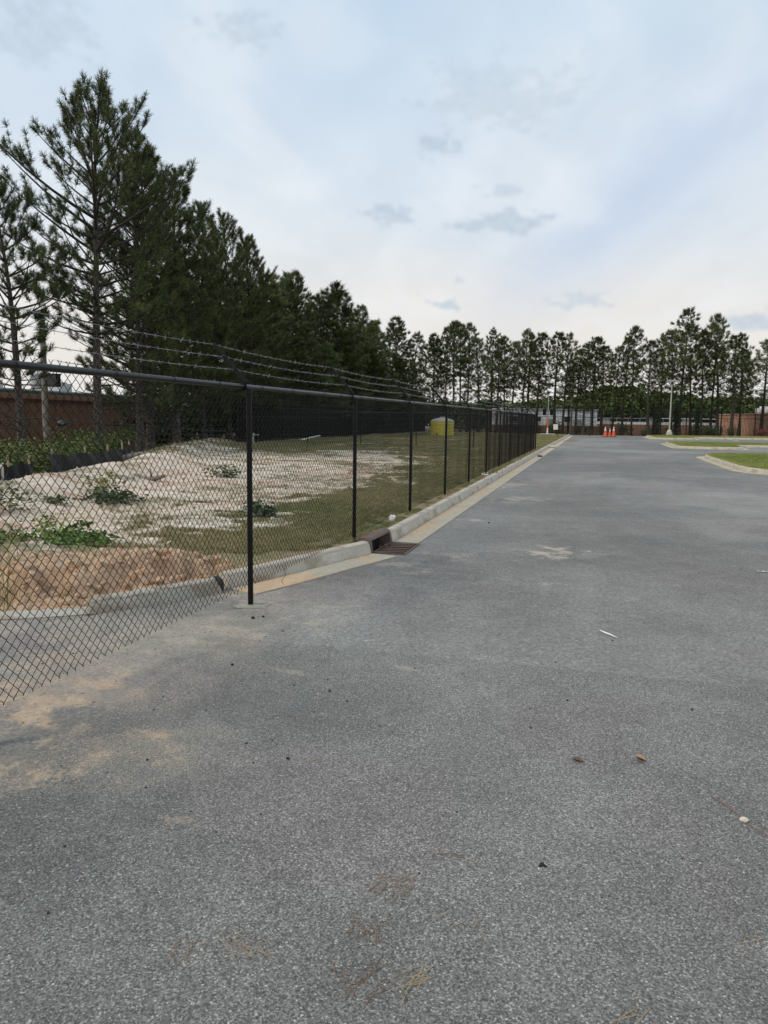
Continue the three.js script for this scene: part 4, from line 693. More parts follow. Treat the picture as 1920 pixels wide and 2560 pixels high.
{
  // undergrowth past the silt fence
  const sh = foliage({ seed: 901, rx: 1.3, ry: 0.85, rz: 1.1, n: 2600, leaf: 0.1, c1: [0.045, 0.07, 0.015], c2: [0.15, 0.18, 0.035], clumps: 22, stem: 0.012 });
  const lab = 'leafy green shrub growing behind the black silt fence', grp = 'shrubs behind the silt fence';
  const S = [[-12.6, -12.2, 0.8], [-13.9, -13.6, 1.0], [-13.4, -15.2, 0.9], [-14.6, -16.4, 1.15], [-14.3, -18.2, 0.95], [-15.9, -19.6, 1.1], [-16.2, -21.6, 1], [-17.2, -23.2, 1.1], [-18.6, -26.2, 1.1], [-19.3, -28.4, 1.05], [-16.3, -15, 1.1], [-17.8, -18, 1.2], [-20.8, -31.5, 1.1], [-15.4, -12.5, 1.0], [-21.2, -24.5, 1.3], [-19.6, -21, 1.2]];
  S.forEach(([x, z, s], i) => { const y = landH(x, z) - 0.25; s *= 0.78; if (!i) setThing(sh, 'shrub', lab, 'shrub', [x, y, z], 0, s, grp); else copyThing(sh, [x, y, z], i * 1.9, [s, s * (0.85 + 0.3 * ((i * 7) % 5) / 5), s], lab, grp); });
  const us = foliage({ seed: 905, rx: 1.8, ry: 1.2, rz: 1.6, n: 1600, leaf: 0.22, c1: [0.022, 0.036, 0.012], c2: [0.05, 0.075, 0.02], clumps: 18, stem: 0.02 });
  const lab2 = 'dark undergrowth bush below the pines behind the yard fence', grp2 = 'undergrowth below the pines';
  [[-21, -36, 1], [-21.5, -40, 1.1], [-21.2, -46, 1], [-21.5, -49.5, 1.1], [-21, -55.5, 1.1], [-21.3, -63, 1.2], [-21, -69, 1.2], [-21.3, -75, 1.1], [-21, -79, 1.2], [-20.8, -33, 1], [-22.5, -43, 1.4], [-23.5, -52, 1.5], [-23.5, -58, 1.6], [-23.5, -66, 1.6]].forEach(([x, z, s], i) => { if (!i) setThing(us, 'bush', lab2, 'bush', [x, landH(x, z) - 0.1, z], 0, s, grp2); else copyThing(us, [x, landH(x, z) - 0.1, z], i * 2.3, [s, s, s], lab2, grp2); });
  // columnar evergreens, round shrubs and blossom along the iron fence
  const cy = foliage({ seed: 911, rx: 0.42, ry: 2.15, rz: 0.42, n: 2600, leaf: 0.13, c1: [0.02, 0.034, 0.012], c2: [0.04, 0.062, 0.018], clumps: 60, stem: 0.01, conic: 0.62 });
  const cl = 'narrow dark evergreen column behind the iron fence near the lamp post', cg = 'columnar evergreens behind the fence';
  setThing(cy, 'columnar_evergreen', cl, 'evergreen', [6.7, -0.06, -92.6], 0, 0.92, cg); copyThing(cy, [8.8, -0.06, -93.4], 1.3, [1.15, 1.05, 1.15], cl, cg); copyThing(cy, [11.1, -0.06, -94.2], 2.6, [1.0, 0.98, 1.0], cl, cg);
  const rs = foliage({ seed: 917, rx: 0.75, ry: 0.55, rz: 0.75, n: 800, leaf: 0.11, c1: [0.03, 0.05, 0.015], c2: [0.1, 0.11, 0.035], clumps: 14, stem: 0.01 });
  [[13.4, -97, 1, 'low round shrub behind the iron fence, first past the evergreens'], [15.4, -97.4, 1.2, 'low round shrub behind the iron fence before the brick wall'], [5.3, -92.6, 0.9, 'low dark shrub beside the right gate post'], [12.4, -96.4, 1.3, 'bushy shrub behind the third evergreen column'], ...[-10.5, -7.8, -5.2, -1.6, 0.8, 3.4, 7.6, 10, 14].map((x, i) => [x, -109.5 - (i % 3) * 1.6 - 0.2 * x, 1.3 + 0.25 * (i % 3), 'bush among the pines before the low buildings behind the gate'])].forEach(([x, z, s, l], i) => { if (!i) setThing(rs, 'shrub', l, 'shrub', [x, -0.1, z], 0, s); else { const c = copyThing(rs, [x, i > 3 ? landH(x, z) : -0.1, z], i, [s, s, s], l); if (i > 3) c.userData.group = 'bushes before the low buildings'; else delete c.userData.group; } });
  setThing(foliage({ seed: 921, rx: 1.0, ry: 0.5, rz: 0.7, n: 900, leaf: 0.12, c1: [0.42, 0.07, 0.1], c2: [0.08, 0.1, 0.03], clumps: 16, stem: 0.01 }), 'flowering_shrub', 'shrub with pink-red blossom before the orange brick wall', 'shrub', [18.6, -0.1, -98.6]);
  // far broadleaf trees
  const bt = [931, 937, 941].map((seed) => foliage({ seed, rx: 4.6, ry: 3.6, rz: 4.6, n: 1700, leaf: 0.95, geo: clumpG, c1: [0.05, 0.085, 0.022], c2: [0.12, 0.17, 0.045], clumps: 34, stem: 0.25, floor: 0.6, nm: 'crown' }));
  const bl = 'round leafy green tree far beyond the long low building', bg = 'broadleaf trees on the skyline';
  const T = [[-8, -176, 7.2], [-4, -172, 6.6], [0, -176, 8.2], [3.5, -178, 9.6], [7, -182, 9.4], [10.5, -188, 9], [14, -192, 8.6], [18, -198, 8.6], [22, -204, 8], [27, -208, 8], [31, -215, 8.2], [36, -216, 9], [41, -219, 8.2], [47, -222, 8.6], [-13, -178, 7], [-18, -182, 6.4], [-24, -186, 6.4], [-30, -186, 6.6], [-36, -188, 7], [53, -226, 8.6], [5, -186, 10.4], [-42, -180, 7.4], [-50, -172, 8], [-58, -164, 8]];
  T.forEach(([x, z, h], i) => { const s = (h + 1) / 7.6, v = i % 3; if (i < 3) { setThing(bt[v], 'broadleaf_tree', bl, 'tree', [x, -1.1, z], 0, s, bg); } else copyThing(bt[v], [x, -1.1, z], i * 1.1, [s, s, s], bl, bg); });
  // broad-leaved weeds on the sand
  const weed = (seed, rx, ry, n, leaf, c1, c2, clumps = 9) => foliage({ seed, rx, ry, rz: rx, n, leaf, c1, c2, clumps, stem: 0.004, stemMat: std([0.09, 0.13, 0.035], 0.9), floor: 0.01 });
  const W = [['pale green leafy weed clump on the sand above the clay bank', -5.8, -7.45, 0.24, 0.15, 420, 0.075, [0.1, 0.17, 0.035], [0.2, 0.26, 0.06]], ['dark green low bush on the sandy slope', -7.98, -11.4, 0.42, 0.12, 420, 0.08, [0.03, 0.05, 0.016], [0.06, 0.09, 0.028]], ['sparse grey-green weed near the white stake', -8.2, -9.3, 0.45, 0.2, 260, 0.07, [0.09, 0.1, 0.04], [0.16, 0.16, 0.06]], ['dark blue-green weed on the sand behind the second bay', -5.0, -10.8, 0.3, 0.12, 260, 0.07, [0.03, 0.055, 0.03], [0.06, 0.09, 0.04]], ['small green weed midway up the sandy slope', -8.3, -10.45, 0.2, 0.07, 120, 0.06, [0.05, 0.07, 0.02], [0.1, 0.12, 0.04]], ['yellow-green weed beside the pale leafy clump', -6.25, -7.7, 0.16, 0.16, 140, 0.06, [0.13, 0.18, 0.04], [0.24, 0.27, 0.06]], ['flat dark weed below the pale leafy clump', -6.28, -7.2, 0.2, 0.05, 160, 0.07, [0.04, 0.07, 0.02], [0.07, 0.11, 0.03]], ['low bush far up the sandy slope', -8.85, -17.4, 0.4, 0.14, 220, 0.08, [0.05, 0.07, 0.02], [0.1, 0.12, 0.035]], ['yellowish weed with flower heads below the log', -8.85, -12.2, 0.4, 0.22, 220, 0.07, [0.12, 0.12, 0.03], [0.3, 0.27, 0.06]], ['bright green weed mat on the bank edge', -5.15, -6.9, 0.35, 0.05, 420, 0.055, [0.06, 0.12, 0.02], [0.12, 0.19, 0.035]], ['green weed mat further along the bank edge', -5.5, -7.15, 0.45, 0.05, 460, 0.055, [0.06, 0.12, 0.02], [0.12, 0.19, 0.035]], ['green weed mat on the sand near the fence end', -6.1, -6.6, 0.5, 0.06, 460, 0.055, [0.07, 0.12, 0.02], [0.13, 0.19, 0.04]]];
  W.forEach(([l, x, z, rx, ry, n, lf, c1, c2], i) => setThing(weed(950 + i, rx, ry, n, lf, c1, c2), 'weed', l, 'weed', [x, landH(x, z) - 0.01, z]));
}

// ---------- buildings ----------
const brickTex = (c1, c2, mortar) => dataTex(512, 512, (i, j) => {   // 4 m of far brickwork
  const row = Math.floor(j / 9.14), u = (i + (row % 2) * 14.5) / 29, col = Math.floor(u), fj = j / 9.14 - row, fi = u - col, n = hash(col, row, 1001), m = fbm(i * 0.02, j * 0.02, 4, 1003);
  if (fj < 0.13 || fi < 0.05) return mortar; return mix3(c1, c2, n).map((v) => v * (0.75 + 0.5 * m));
});
function scaled(map, s) { const t = map.clone(); t.repeat.set(s, s); t.needsUpdate = true; return t; }
{
  const bm = new THREE.MeshStandardMaterial({ map: scaled(brickTex([0.25, 0.115, 0.07], [0.33, 0.17, 0.105], [0.27, 0.17, 0.12]), 0.25), roughness: 0.95 });
  const b = thing('brick_building', 'brown brick building with flat roof below the sandy slope', 'building', [-28.6, -2.6, -32], 0.1);
  mesh('wall', worldUV(box(14, 5.0, 34, -7, 2.5, 0)), bm, b);
  mesh('coping', worldUV(box(14.3, 0.28, 34.3, -7, 5.14, 0)), std([0.36, 0.19, 0.12], 0.9), b);
  mesh('roof_edge', box(13.9, 0.16, 33.9, -7.1, 5.36, 0), std([0.06, 0.09, 0.085], 0.6), b);
  mesh('roof', box(13.2, 0.1, 33.2, -7.3, 5.49, 0), std([0.6, 0.62, 0.63], 0.7), b);
  for (const [x, z, w, h, d] of [[-3.5, -4, 1.1, 0.55, 1.3], [-4, 5.5, 2, 0.9, 1.6], [-5, -13, 1.4, 0.7, 1.4]]) mesh('rooftop_unit', merge([box(w, h, d, x, 5.54 + h / 2, z), box(w * 0.7, 0.08, d * 0.7, x, 5.58 + h, z)]), std([0.45, 0.45, 0.43], 0.7), b);
  mesh('conduit', bar(V(0.06, 2.4, 6), V(0.06, 2.2, -9), 0.03, 6), std([0.05, 0.03, 0.025], 0.8), b);
  for (const z of [-2.2, 3, 8]) mesh('downpipe', box(0.1, 4.7, 0.12, 0.06, 2.4, z), std([0.22, 0.12, 0.085], 0.8), b);
  mesh('stair_rail', merge([bar(V(0.3, 1.9, -4.5), V(0.3, 0.4, -7.5), 0.04, 6), bar(V(0.3, 1.6, -4.5), V(0.3, 0.1, -7.5), 0.03, 6)]), std([0.1, 0.05, 0.04], 0.8), b);
}
{
  const w = thing('white_building', 'white flat-roofed building with red-brown base behind the gate', 'building', [-13, -0.5, -113.5], 0.42);
  const white = std([0.84, 0.85, 0.87], 0.7), base = std([0.23, 0.12, 0.08], 0.95), dark = std([0.03, 0.033, 0.038], 0.3);
  mesh('wall', box(14.5, 2.3, 6, 7.25, 2.45, -3), white, w); mesh('base', box(14.6, 1.3, 6.1, 7.25, 0.65, -3), base, w); mesh('roof', box(14.8, 0.14, 6.3, 7.25, 3.67, -3), std([0.5, 0.51, 0.53], 0.7), w);
  for (let i = 0; i < 12; i++) mesh('panel_rib', box(0.06, 2.24, 0.05, 0.6 + i * 1.2, 2.44, 0.025), std([0.5, 0.51, 0.53], 0.7), w);
  for (const [x, wd, h] of [[1.6, 1.2, 0.8], [5.2, 1.0, 0.8], [9.9, 1.1, 0.9]]) { const q = mesh('window', box(wd, h, 0.06, x, 2.2, 0.04), dark, w); mesh('frame', merge([box(wd + 0.12, 0.07, 0.1, x, 2.2 + h / 2, 0.05), box(wd + 0.12, 0.07, 0.1, x, 2.2 - h / 2, 0.05)]), white, q); }
  for (const x of [11.2, 3.4, 7.2]) mesh('cooling_unit', merge([box(1.0, 0.95, 0.7, x, 1.75, 0.4), box(0.9, 0.03, 0.6, x, 2.24, 0.4)]), std([0.3, 0.31, 0.31], 0.6), w);
}
{
  const l = thing('long_building', 'long low building with white roof edge and dark window band', 'building', [-1.2, -0.9, -130.2], 0.2);
  const wh = std([0.82, 0.82, 0.8], 0.7), base = std([0.25, 0.13, 0.09], 0.95), gl = new THREE.MeshStandardMaterial({ color: lin(0.02, 0.023, 0.028), roughness: 0.12 });
  mesh('roof', box(22.6, 0.13, 8.6, 11.2, 2.98, -4), std([0.86, 0.86, 0.86], 0.6), l); mesh('wall', box(22, 0.45, 8, 11, 2.14, -4), wh, l); mesh('base', box(22.1, 1.95, 8.1, 11, 0.975, -4), base, l); mesh('upper_wall', box(21.9, 0.55, 7.8, 11, 2.64, -4.05), std([0.05, 0.05, 0.052], 0.8), l);
  for (let i = 0; i < 12; i++) { const x = 0.95 + i * 1.84; if (i === 1 || i === 5 || i === 8) { mesh('door', merge([box(1.5, 0.95, 0.1, x, 2.45, 0.02), box(1.3, 0.04, 0.14, x, 2.9, 0.03)]), std([0.45, 0.46, 0.47], 0.7), l); continue; } const q = mesh('window', box(1.6, 0.46, 0.06, x, 2.64, -0.12), gl, l); mesh('mullion', box(0.06, 0.46, 0.1, x, 2.64, -0.1), wh, q); }
}
{
  const bm = new THREE.MeshStandardMaterial({ map: scaled(brickTex([0.40, 0.19, 0.115], [0.50, 0.26, 0.165], [0.42, 0.27, 0.19]), 0.25), roughness: 0.95 });
  const b = thing('brick_building', 'orange brick building with long blank wall behind the right iron fence', 'building', [18.3, -0.9, -130], 0.12);
  mesh('wall', worldUV(box(26, 3.6, 27, 13, 1.8, 13.5)), bm, b); mesh('coping', box(26.3, 0.12, 27.3, 13, 3.67, 13.5), std([0.5, 0.34, 0.24], 0.9), b);
  for (const z of [1, 2.6]) mesh('cooling_unit', merge([box(0.9, 1.0, 1.1, -0.7, 1.5, z), box(0.8, 0.05, 1.0, -0.7, 2.03, z)]), std([0.24, 0.25, 0.26], 0.6), b);
  mesh('rooftop_unit', merge([box(2.2, 0.8, 1.8, 4, 4.12, 9), box(1.2, 0.3, 1.2, 4, 4.66, 9)]), std([0.6, 0.6, 0.6], 0.7), b);
}

// ---------- poles, lamp, sign ----------
const woodGrey = new THREE.MeshStandardMaterial({ roughness: 1, map: dataTex(128, 512, (i, j) => { const n = fbm(i * 0.3, j * 0.012, 4, 1101); return mix3([0.15, 0.125, 0.10], [0.30, 0.265, 0.225], n).map((v) => v * (0.85 + 0.3 * hash(i, j, 1103))); }) });
{
  const p = thing('utility_pole', 'weathered wooden utility pole with transformer before the brown brick building', 'pole', [-21.8, -1.6, -27.2]);
  mesh('pole', tubeGeo([V(0, -0.3, 0), V(-0.2, 3, -0.1), V(-0.58, 7.1, -0.6)], [0.15, 0.135, 0.11], 10, true), woodGrey, p);
  const tr = mesh('transformer', new THREE.LatheGeometry([[0, 0], [0.2, 0], [0.23, 0.05], [0.23, 0.6], [0.2, 0.66], [0.08, 0.7], [0, 0.7]].map(([x, y]) => new THREE.Vector2(x, y)), 18), std([0.5, 0.52, 0.54], 0.4), p); tr.position.set(-0.72, 4.25, -0.28);
  mesh('bushing', merge([cyl(0.03, 0.025, 0.2, 8, 0.08, 0.68, 0), cyl(0.03, 0.025, 0.2, 8, -0.08, 0.68, 0)]), std([0.12, 0.08, 0.06], 0.4), tr);
  mesh('switch_box', merge([box(0.42, 0.5, 0.3, 0.12, 4.6, -0.3), box(0.46, 0.04, 0.34, 0.12, 4.87, -0.3)]), std([0.035, 0.04, 0.035], 0.7), p);
  mesh('cross_bracket', bar(V(-0.75, 4.6, -0.28), V(0.1, 4.7, -0.3), 0.03, 6), std([0.1, 0.1, 0.1], 0.6), p);
  const cab = (y, sag, r) => { const pts = []; for (let i = 0; i <= 24; i++) { const t = i / 24, x = mix(-9, 7, t); pts.push(V(x - 0.25, y - sag * Math.sin(Math.abs(x + 0.2) / 9 * Math.PI * 0.5) , mix(3, -2.5, t) - 0.1)); } return tubeGeo(pts, pts.map(() => r), 5); };
  mesh('cable', cab(3.08, 0.5, 0.022), std([0.015, 0.015, 0.015], 0.6), p); mesh('cable', cab(2.6, 0.2, 0.012), std([0.015, 0.015, 0.015], 0.6), p);
  const sp = lump(0.16, 1111, [1.5, 0.75, 0.7], 2); mesh('splice_case', sp, std([0.015, 0.015, 0.016], 0.5), p).position.set(0.42, 2.86, -0.3);
  mesh('insulator', cyl(0.04, 0.03, 0.16, 8, -0.55, 6.6, -0.45), std([0.3, 0.3, 0.3], 0.3), p);
}
{ const p = thing('utility_pole', 'pale weathered utility pole among the pines behind the gate', 'pole', [-3.3, -0.9, -111]); mesh('pole', tubeGeo([V(0, 0, 0), V(0.1, 9, 0)], [0.16, 0.11], 8, true), woodGrey, p); mesh('cross_arm', box(1.8, 0.1, 0.1, 0.1, 8.4, 0.12), woodGrey, p); for (const x of [-0.7, 0.9]) mesh('insulator', cyl(0.05, 0.03, 0.16, 8, x, 8.45, 0.12), std([0.3, 0.3, 0.3], 0.3), p); }
{
  const pale = std([0.4, 0.395, 0.37], 0.45);
  const l = thing('lamp_post', 'pale steel car park lamp post with flat twin-bracket head on concrete base', 'lamp post', [7.5, 0.13, -86]);
  mesh('concrete_base', new THREE.LatheGeometry([[0, 0], [0.34, 0], [0.33, 0.2], [0.26, 0.42], [0.16, 0.62], [0, 0.64]].map(([x, y]) => new THREE.Vector2(x, y)), 18), concrete, l);
  mesh('pole', cyl(0.09, 0.06, 4.7, 12, 0, 0.6, 0), pale, l);
  mesh('bracket', merge([bar(V(0, 5.15, 0), V(-0.32, 5.62, 0), 0.035, 6), bar(V(0, 5.15, 0), V(0.32, 5.62, 0), 0.035, 6), cyl(0.08, 0.08, 0.2, 12, 0, 5.1, 0)]), pale, l);
  const h = mesh('lamp_head', new THREE.ExtrudeGeometry(new THREE.Shape([[-0.55, 0], [0.55, 0], [0.5, 0.12], [-0.5, 0.12]].map(([x, y]) => new THREE.Vector2(x, y))), { depth: 0.5, bevelEnabled: true, bevelSize: 0.02, bevelThickness: 0.02, bevelSegments: 2 }).translate(0.02, 5.62, -0.25), pale, l);
  mesh('lens', box(0.8, 0.02, 0.36, 0.02, 5.593, 0), std([0.4, 0.4, 0.38], 0.2), h);
}
{
  const p = thing('floodlight_pole', 'thin pole with two black floodlights and orange-white foot by the iron fence', 'pole', [-4.85, 0.13, -83.2]);
  mesh('foot', box(1.5, 0.06, 0.5, 0, 0.03, 0), std([0.7, 0.7, 0.68], 0.7), p); mesh('lower_pole', cyl(0.075, 0.075, 0.6, 10, 0, 0.06, 0), std([0.75, 0.75, 0.72], 0.6), p);
  mesh('sleeve', cyl(0.085, 0.085, 1.0, 10, 0, 0.66, 0), std([0.55, 0.13, 0.03], 0.6), p); mesh('upper_pole', cyl(0.05, 0.04, 2.4, 10, 0, 1.66, 0), std([0.4, 0.41, 0.4], 0.5), p);
  mesh('cross_arm', bar(V(-0.45, 2.62, 0), V(0.45, 2.62, 0), 0.03, 6), iron, p);
  for (const x of [-0.36, 0.36]) { const f = mesh('floodlight', box(0.34, 0.62, 0.26, x, 2.3, 0), iron, p); mesh('hood', box(0.38, 0.03, 0.32, x, 2.63, 0.02), iron, f); }
}
{
  const s = thing('stake_sign', 'small blank white sign on a leaning dark stake in the lawn', 'sign', [-2.98, 0.13, -64.6]);
  mesh('stake', beam(V(0.12, -0.05, 0), V(-0.1, 0.95, 0), 0.045, 0.02), std([0.04, 0.035, 0.03], 0.8), s);
  mesh('plate', new THREE.BoxGeometry(0.36, 0.44, 0.012).rotateZ(0.08).translate(-0.14, 0.95, 0.02), std([0.72, 0.72, 0.68], 0.6), s);
}
// ---------- cones ----------
{
  const orange = std([0.78, 0.095, 0.025], 0.55), refl = std([0.72, 0.72, 0.72], 0.45), rub = std([0.02, 0.02, 0.02], 0.8);
  const c = thing('traffic_cone', 'tall orange traffic cone with two white bands before the gate', 'traffic cone', [1.0, 0, -81.6], 0, 'pair of cones before the gate');
  const R = (y) => mix(0.19, 0.035, (y - 0.05) / 1.0), ring = (a, b, e, m, n, par) => mesh(n, new THREE.CylinderGeometry(R(b) + e, R(a) + e, b - a, 20, 1, true).translate(0, (a + b) / 2, 0), m, par);
  mesh('base', new THREE.CylinderGeometry(0.3, 0.34, 0.06, 8).rotateY(Math.PI / 8).translate(0, 0.03, 0), rub, c);
  mesh('body', new THREE.LatheGeometry([[0.22, 0.05], [0.2, 0.08], [R(0.1), 0.1], [R(1.0), 1.0], [0.03, 1.04], [0.03, 1.09], [0, 1.09]].map(([x, y]) => new THREE.Vector2(x, y)), 20), orange, c);
  ring(0.62, 0.8, 0.004, refl, 'reflective_band', c); ring(0.86, 0.98, 0.004, refl, 'reflective_band', c);
  copyThing(c, [1.83, 0, -82.4], 0.4, [1, 1, 1], c.userData.label, c.userData.group);
  const m = copyThing(c, [1.5, 0, -84.6], 0.2, [0.72, 0.85, 0.72], 'shorter orange cone standing between the pair against the gate'); delete m.userData.group;
}
// ---------- yellow tank ----------
{
  const t = thing('water_tank', 'yellow plastic tank with grey domed lid on the far lawn', 'tank', [-12.85, 0.13, -66.3]);
  const prof = [[0, 0], [1.0, 0]]; for (let i = 0; i <= 18; i++) prof.push([1.02 + 0.018 * Math.cos(i / 18 * Math.PI * 12), 0.04 + i / 18 * 1.2]); prof.push([1.0, 1.27]);
  mesh('tank_body', new THREE.LatheGeometry(prof.map(([x, y]) => new THREE.Vector2(x, y)), 40), std([0.64, 0.56, 0.09], 0.5), t);
  const d = mesh('dome', new THREE.LatheGeometry([[1.04, 1.25], [1.03, 1.3], [0.8, 1.44], [0.45, 1.55], [0.24, 1.57], [0.24, 1.63], [0.2, 1.65], [0, 1.65]].map(([x, y]) => new THREE.Vector2(x, y)), 40), std([0.4, 0.4, 0.37], 0.6), t);
  mesh('valve', merge([new THREE.CylinderGeometry(0.06, 0.06, 0.14, 10).rotateX(Math.PI / 2).translate(-0.25, 0.14, 1.06), box(0.05, 0.14, 0.05, -0.25, 0.22, 1.1)]), std([0.02, 0.02, 0.02], 0.5), t);
  mesh('lid', cyl(0.22, 0.2, 0.06, 18, 0, 1.66, 0), std([0.06, 0.06, 0.06], 0.6), d);
}
// ---------- silt fence, stakes, logs ----------
{
  const fab = std([0.012, 0.012, 0.013], 0.75, { side: THREE.DoubleSide }), wood = std([0.32, 0.25, 0.17], 0.95);
  const run = (label, P, h) => {
    const o = [P[0][0], landH(...P[0]), P[0][1]], t = thing('silt_fence', label, 'silt fence', o), c = fineCurve(P, 50), pos = [], idx = [];
    const put = (x, y, z) => pos.push(x - o[0], y - o[1], z - o[2]);
    c.forEach(([x, z], i) => { const y = landH(x, z), w = 0.1 * (fbm(i * 0.3, 1, 3, 1201) - 0.5), hh = h * (0.62 + 0.5 * fbm(i * 0.12, 4, 3, 1203)); for (let k = 0; k <= 4; k++) { const q = k / 4; put(x + w * q * 2 + 0.05 * Math.sin(i * 0.8 + k) * q, y - 0.05 + hh * q, z + w * q); } });
    for (let i = 0; i < c.length - 1; i++) for (let k = 0; k < 4; k++) { const a = i * 5 + k; idx.push(a, a + 1, a + 5, a + 1, a + 6, a + 5); }
    const g = new THREE.BufferGeometry(); g.setAttribute('position', new THREE.Float32BufferAttribute(pos, 3)); g.setIndex(idx); g.computeVertexNormals(); mesh('fabric', worldUV(g), fab, t);
    for (let i = 2; i < c.length; i += 12) { const [x, z] = c[i], y = landH(x, z); mesh('stake', beam(V(x - o[0] - 0.06, y - o[1] - 0.1, z - o[2]), V(x - o[0] - 0.1, y - o[1] + h * 1.15, z - o[2] + 0.04), 0.035, 0.035), wood, t); }
  };
  run('sagging black silt fence at the left of the sandy slope', [[-10.5, -10.6], [-10.95, -12.0], [-11.3, -13.6]], 0.5);
  run('black silt fence climbing the slope towards the grove', [[-12.0, -15.0], [-12.7, -17.6], [-13.4, -19.8], [-14.6, -22.2]], 0.5);
  const st = thing('marker_stake', 'bent white-topped marker stake beside the sagging silt fence', 'stake', [-10.95, landH(-10.95, -12.3), -12.3]);
  mesh('stake', beam(V(0, -0.1, 0), V(0.03, 0.42, 0.02), 0.035, 0.035), std([0.6, 0.56, 0.48], 0.9), st); mesh('ribbon', beam(V(0.03, 0.4, 0.03), V(-0.1, 0.16, 0.05), 0.04, 0.008), std([0.7, 0.68, 0.62], 0.8), st);
  const log = (label, x, z, L, r, yaw, seed, tilt = 0.06) => { const g = tubeGeo([0, 0.25, 0.5, 0.75, 1].map((t) => V((t - 0.5) * L, 0.04 * Math.sin(t * 7 + seed), 0.05 * Math.sin(t * 5 + seed))), [r, r * 0.95, r, r * 0.85, r * 0.6], 8, true); g.rotateZ(tilt); const t = thing('log', label, 'log', [x, landH(x, z) + r * 0.8, z], yaw); mesh('stem', g, woodGrey, t); mesh('stub', tubeGeo([V(L * 0.1, r * 0.5, 0), V(L * 0.16, r * 0.5 + 0.18, 0.05)], [r * 0.4, r * 0.2], 6, true), woodGrey, t); };
  log('grey weathered log lying over the silt fence by the grove', -13.6, -20.0, 2.4, 0.1, 0.85, 3, 0.14); log('short grey dead branch lying on the sandy slope', -9.55, -15.1, 1.3, 0.06, -0.5, 7);
}
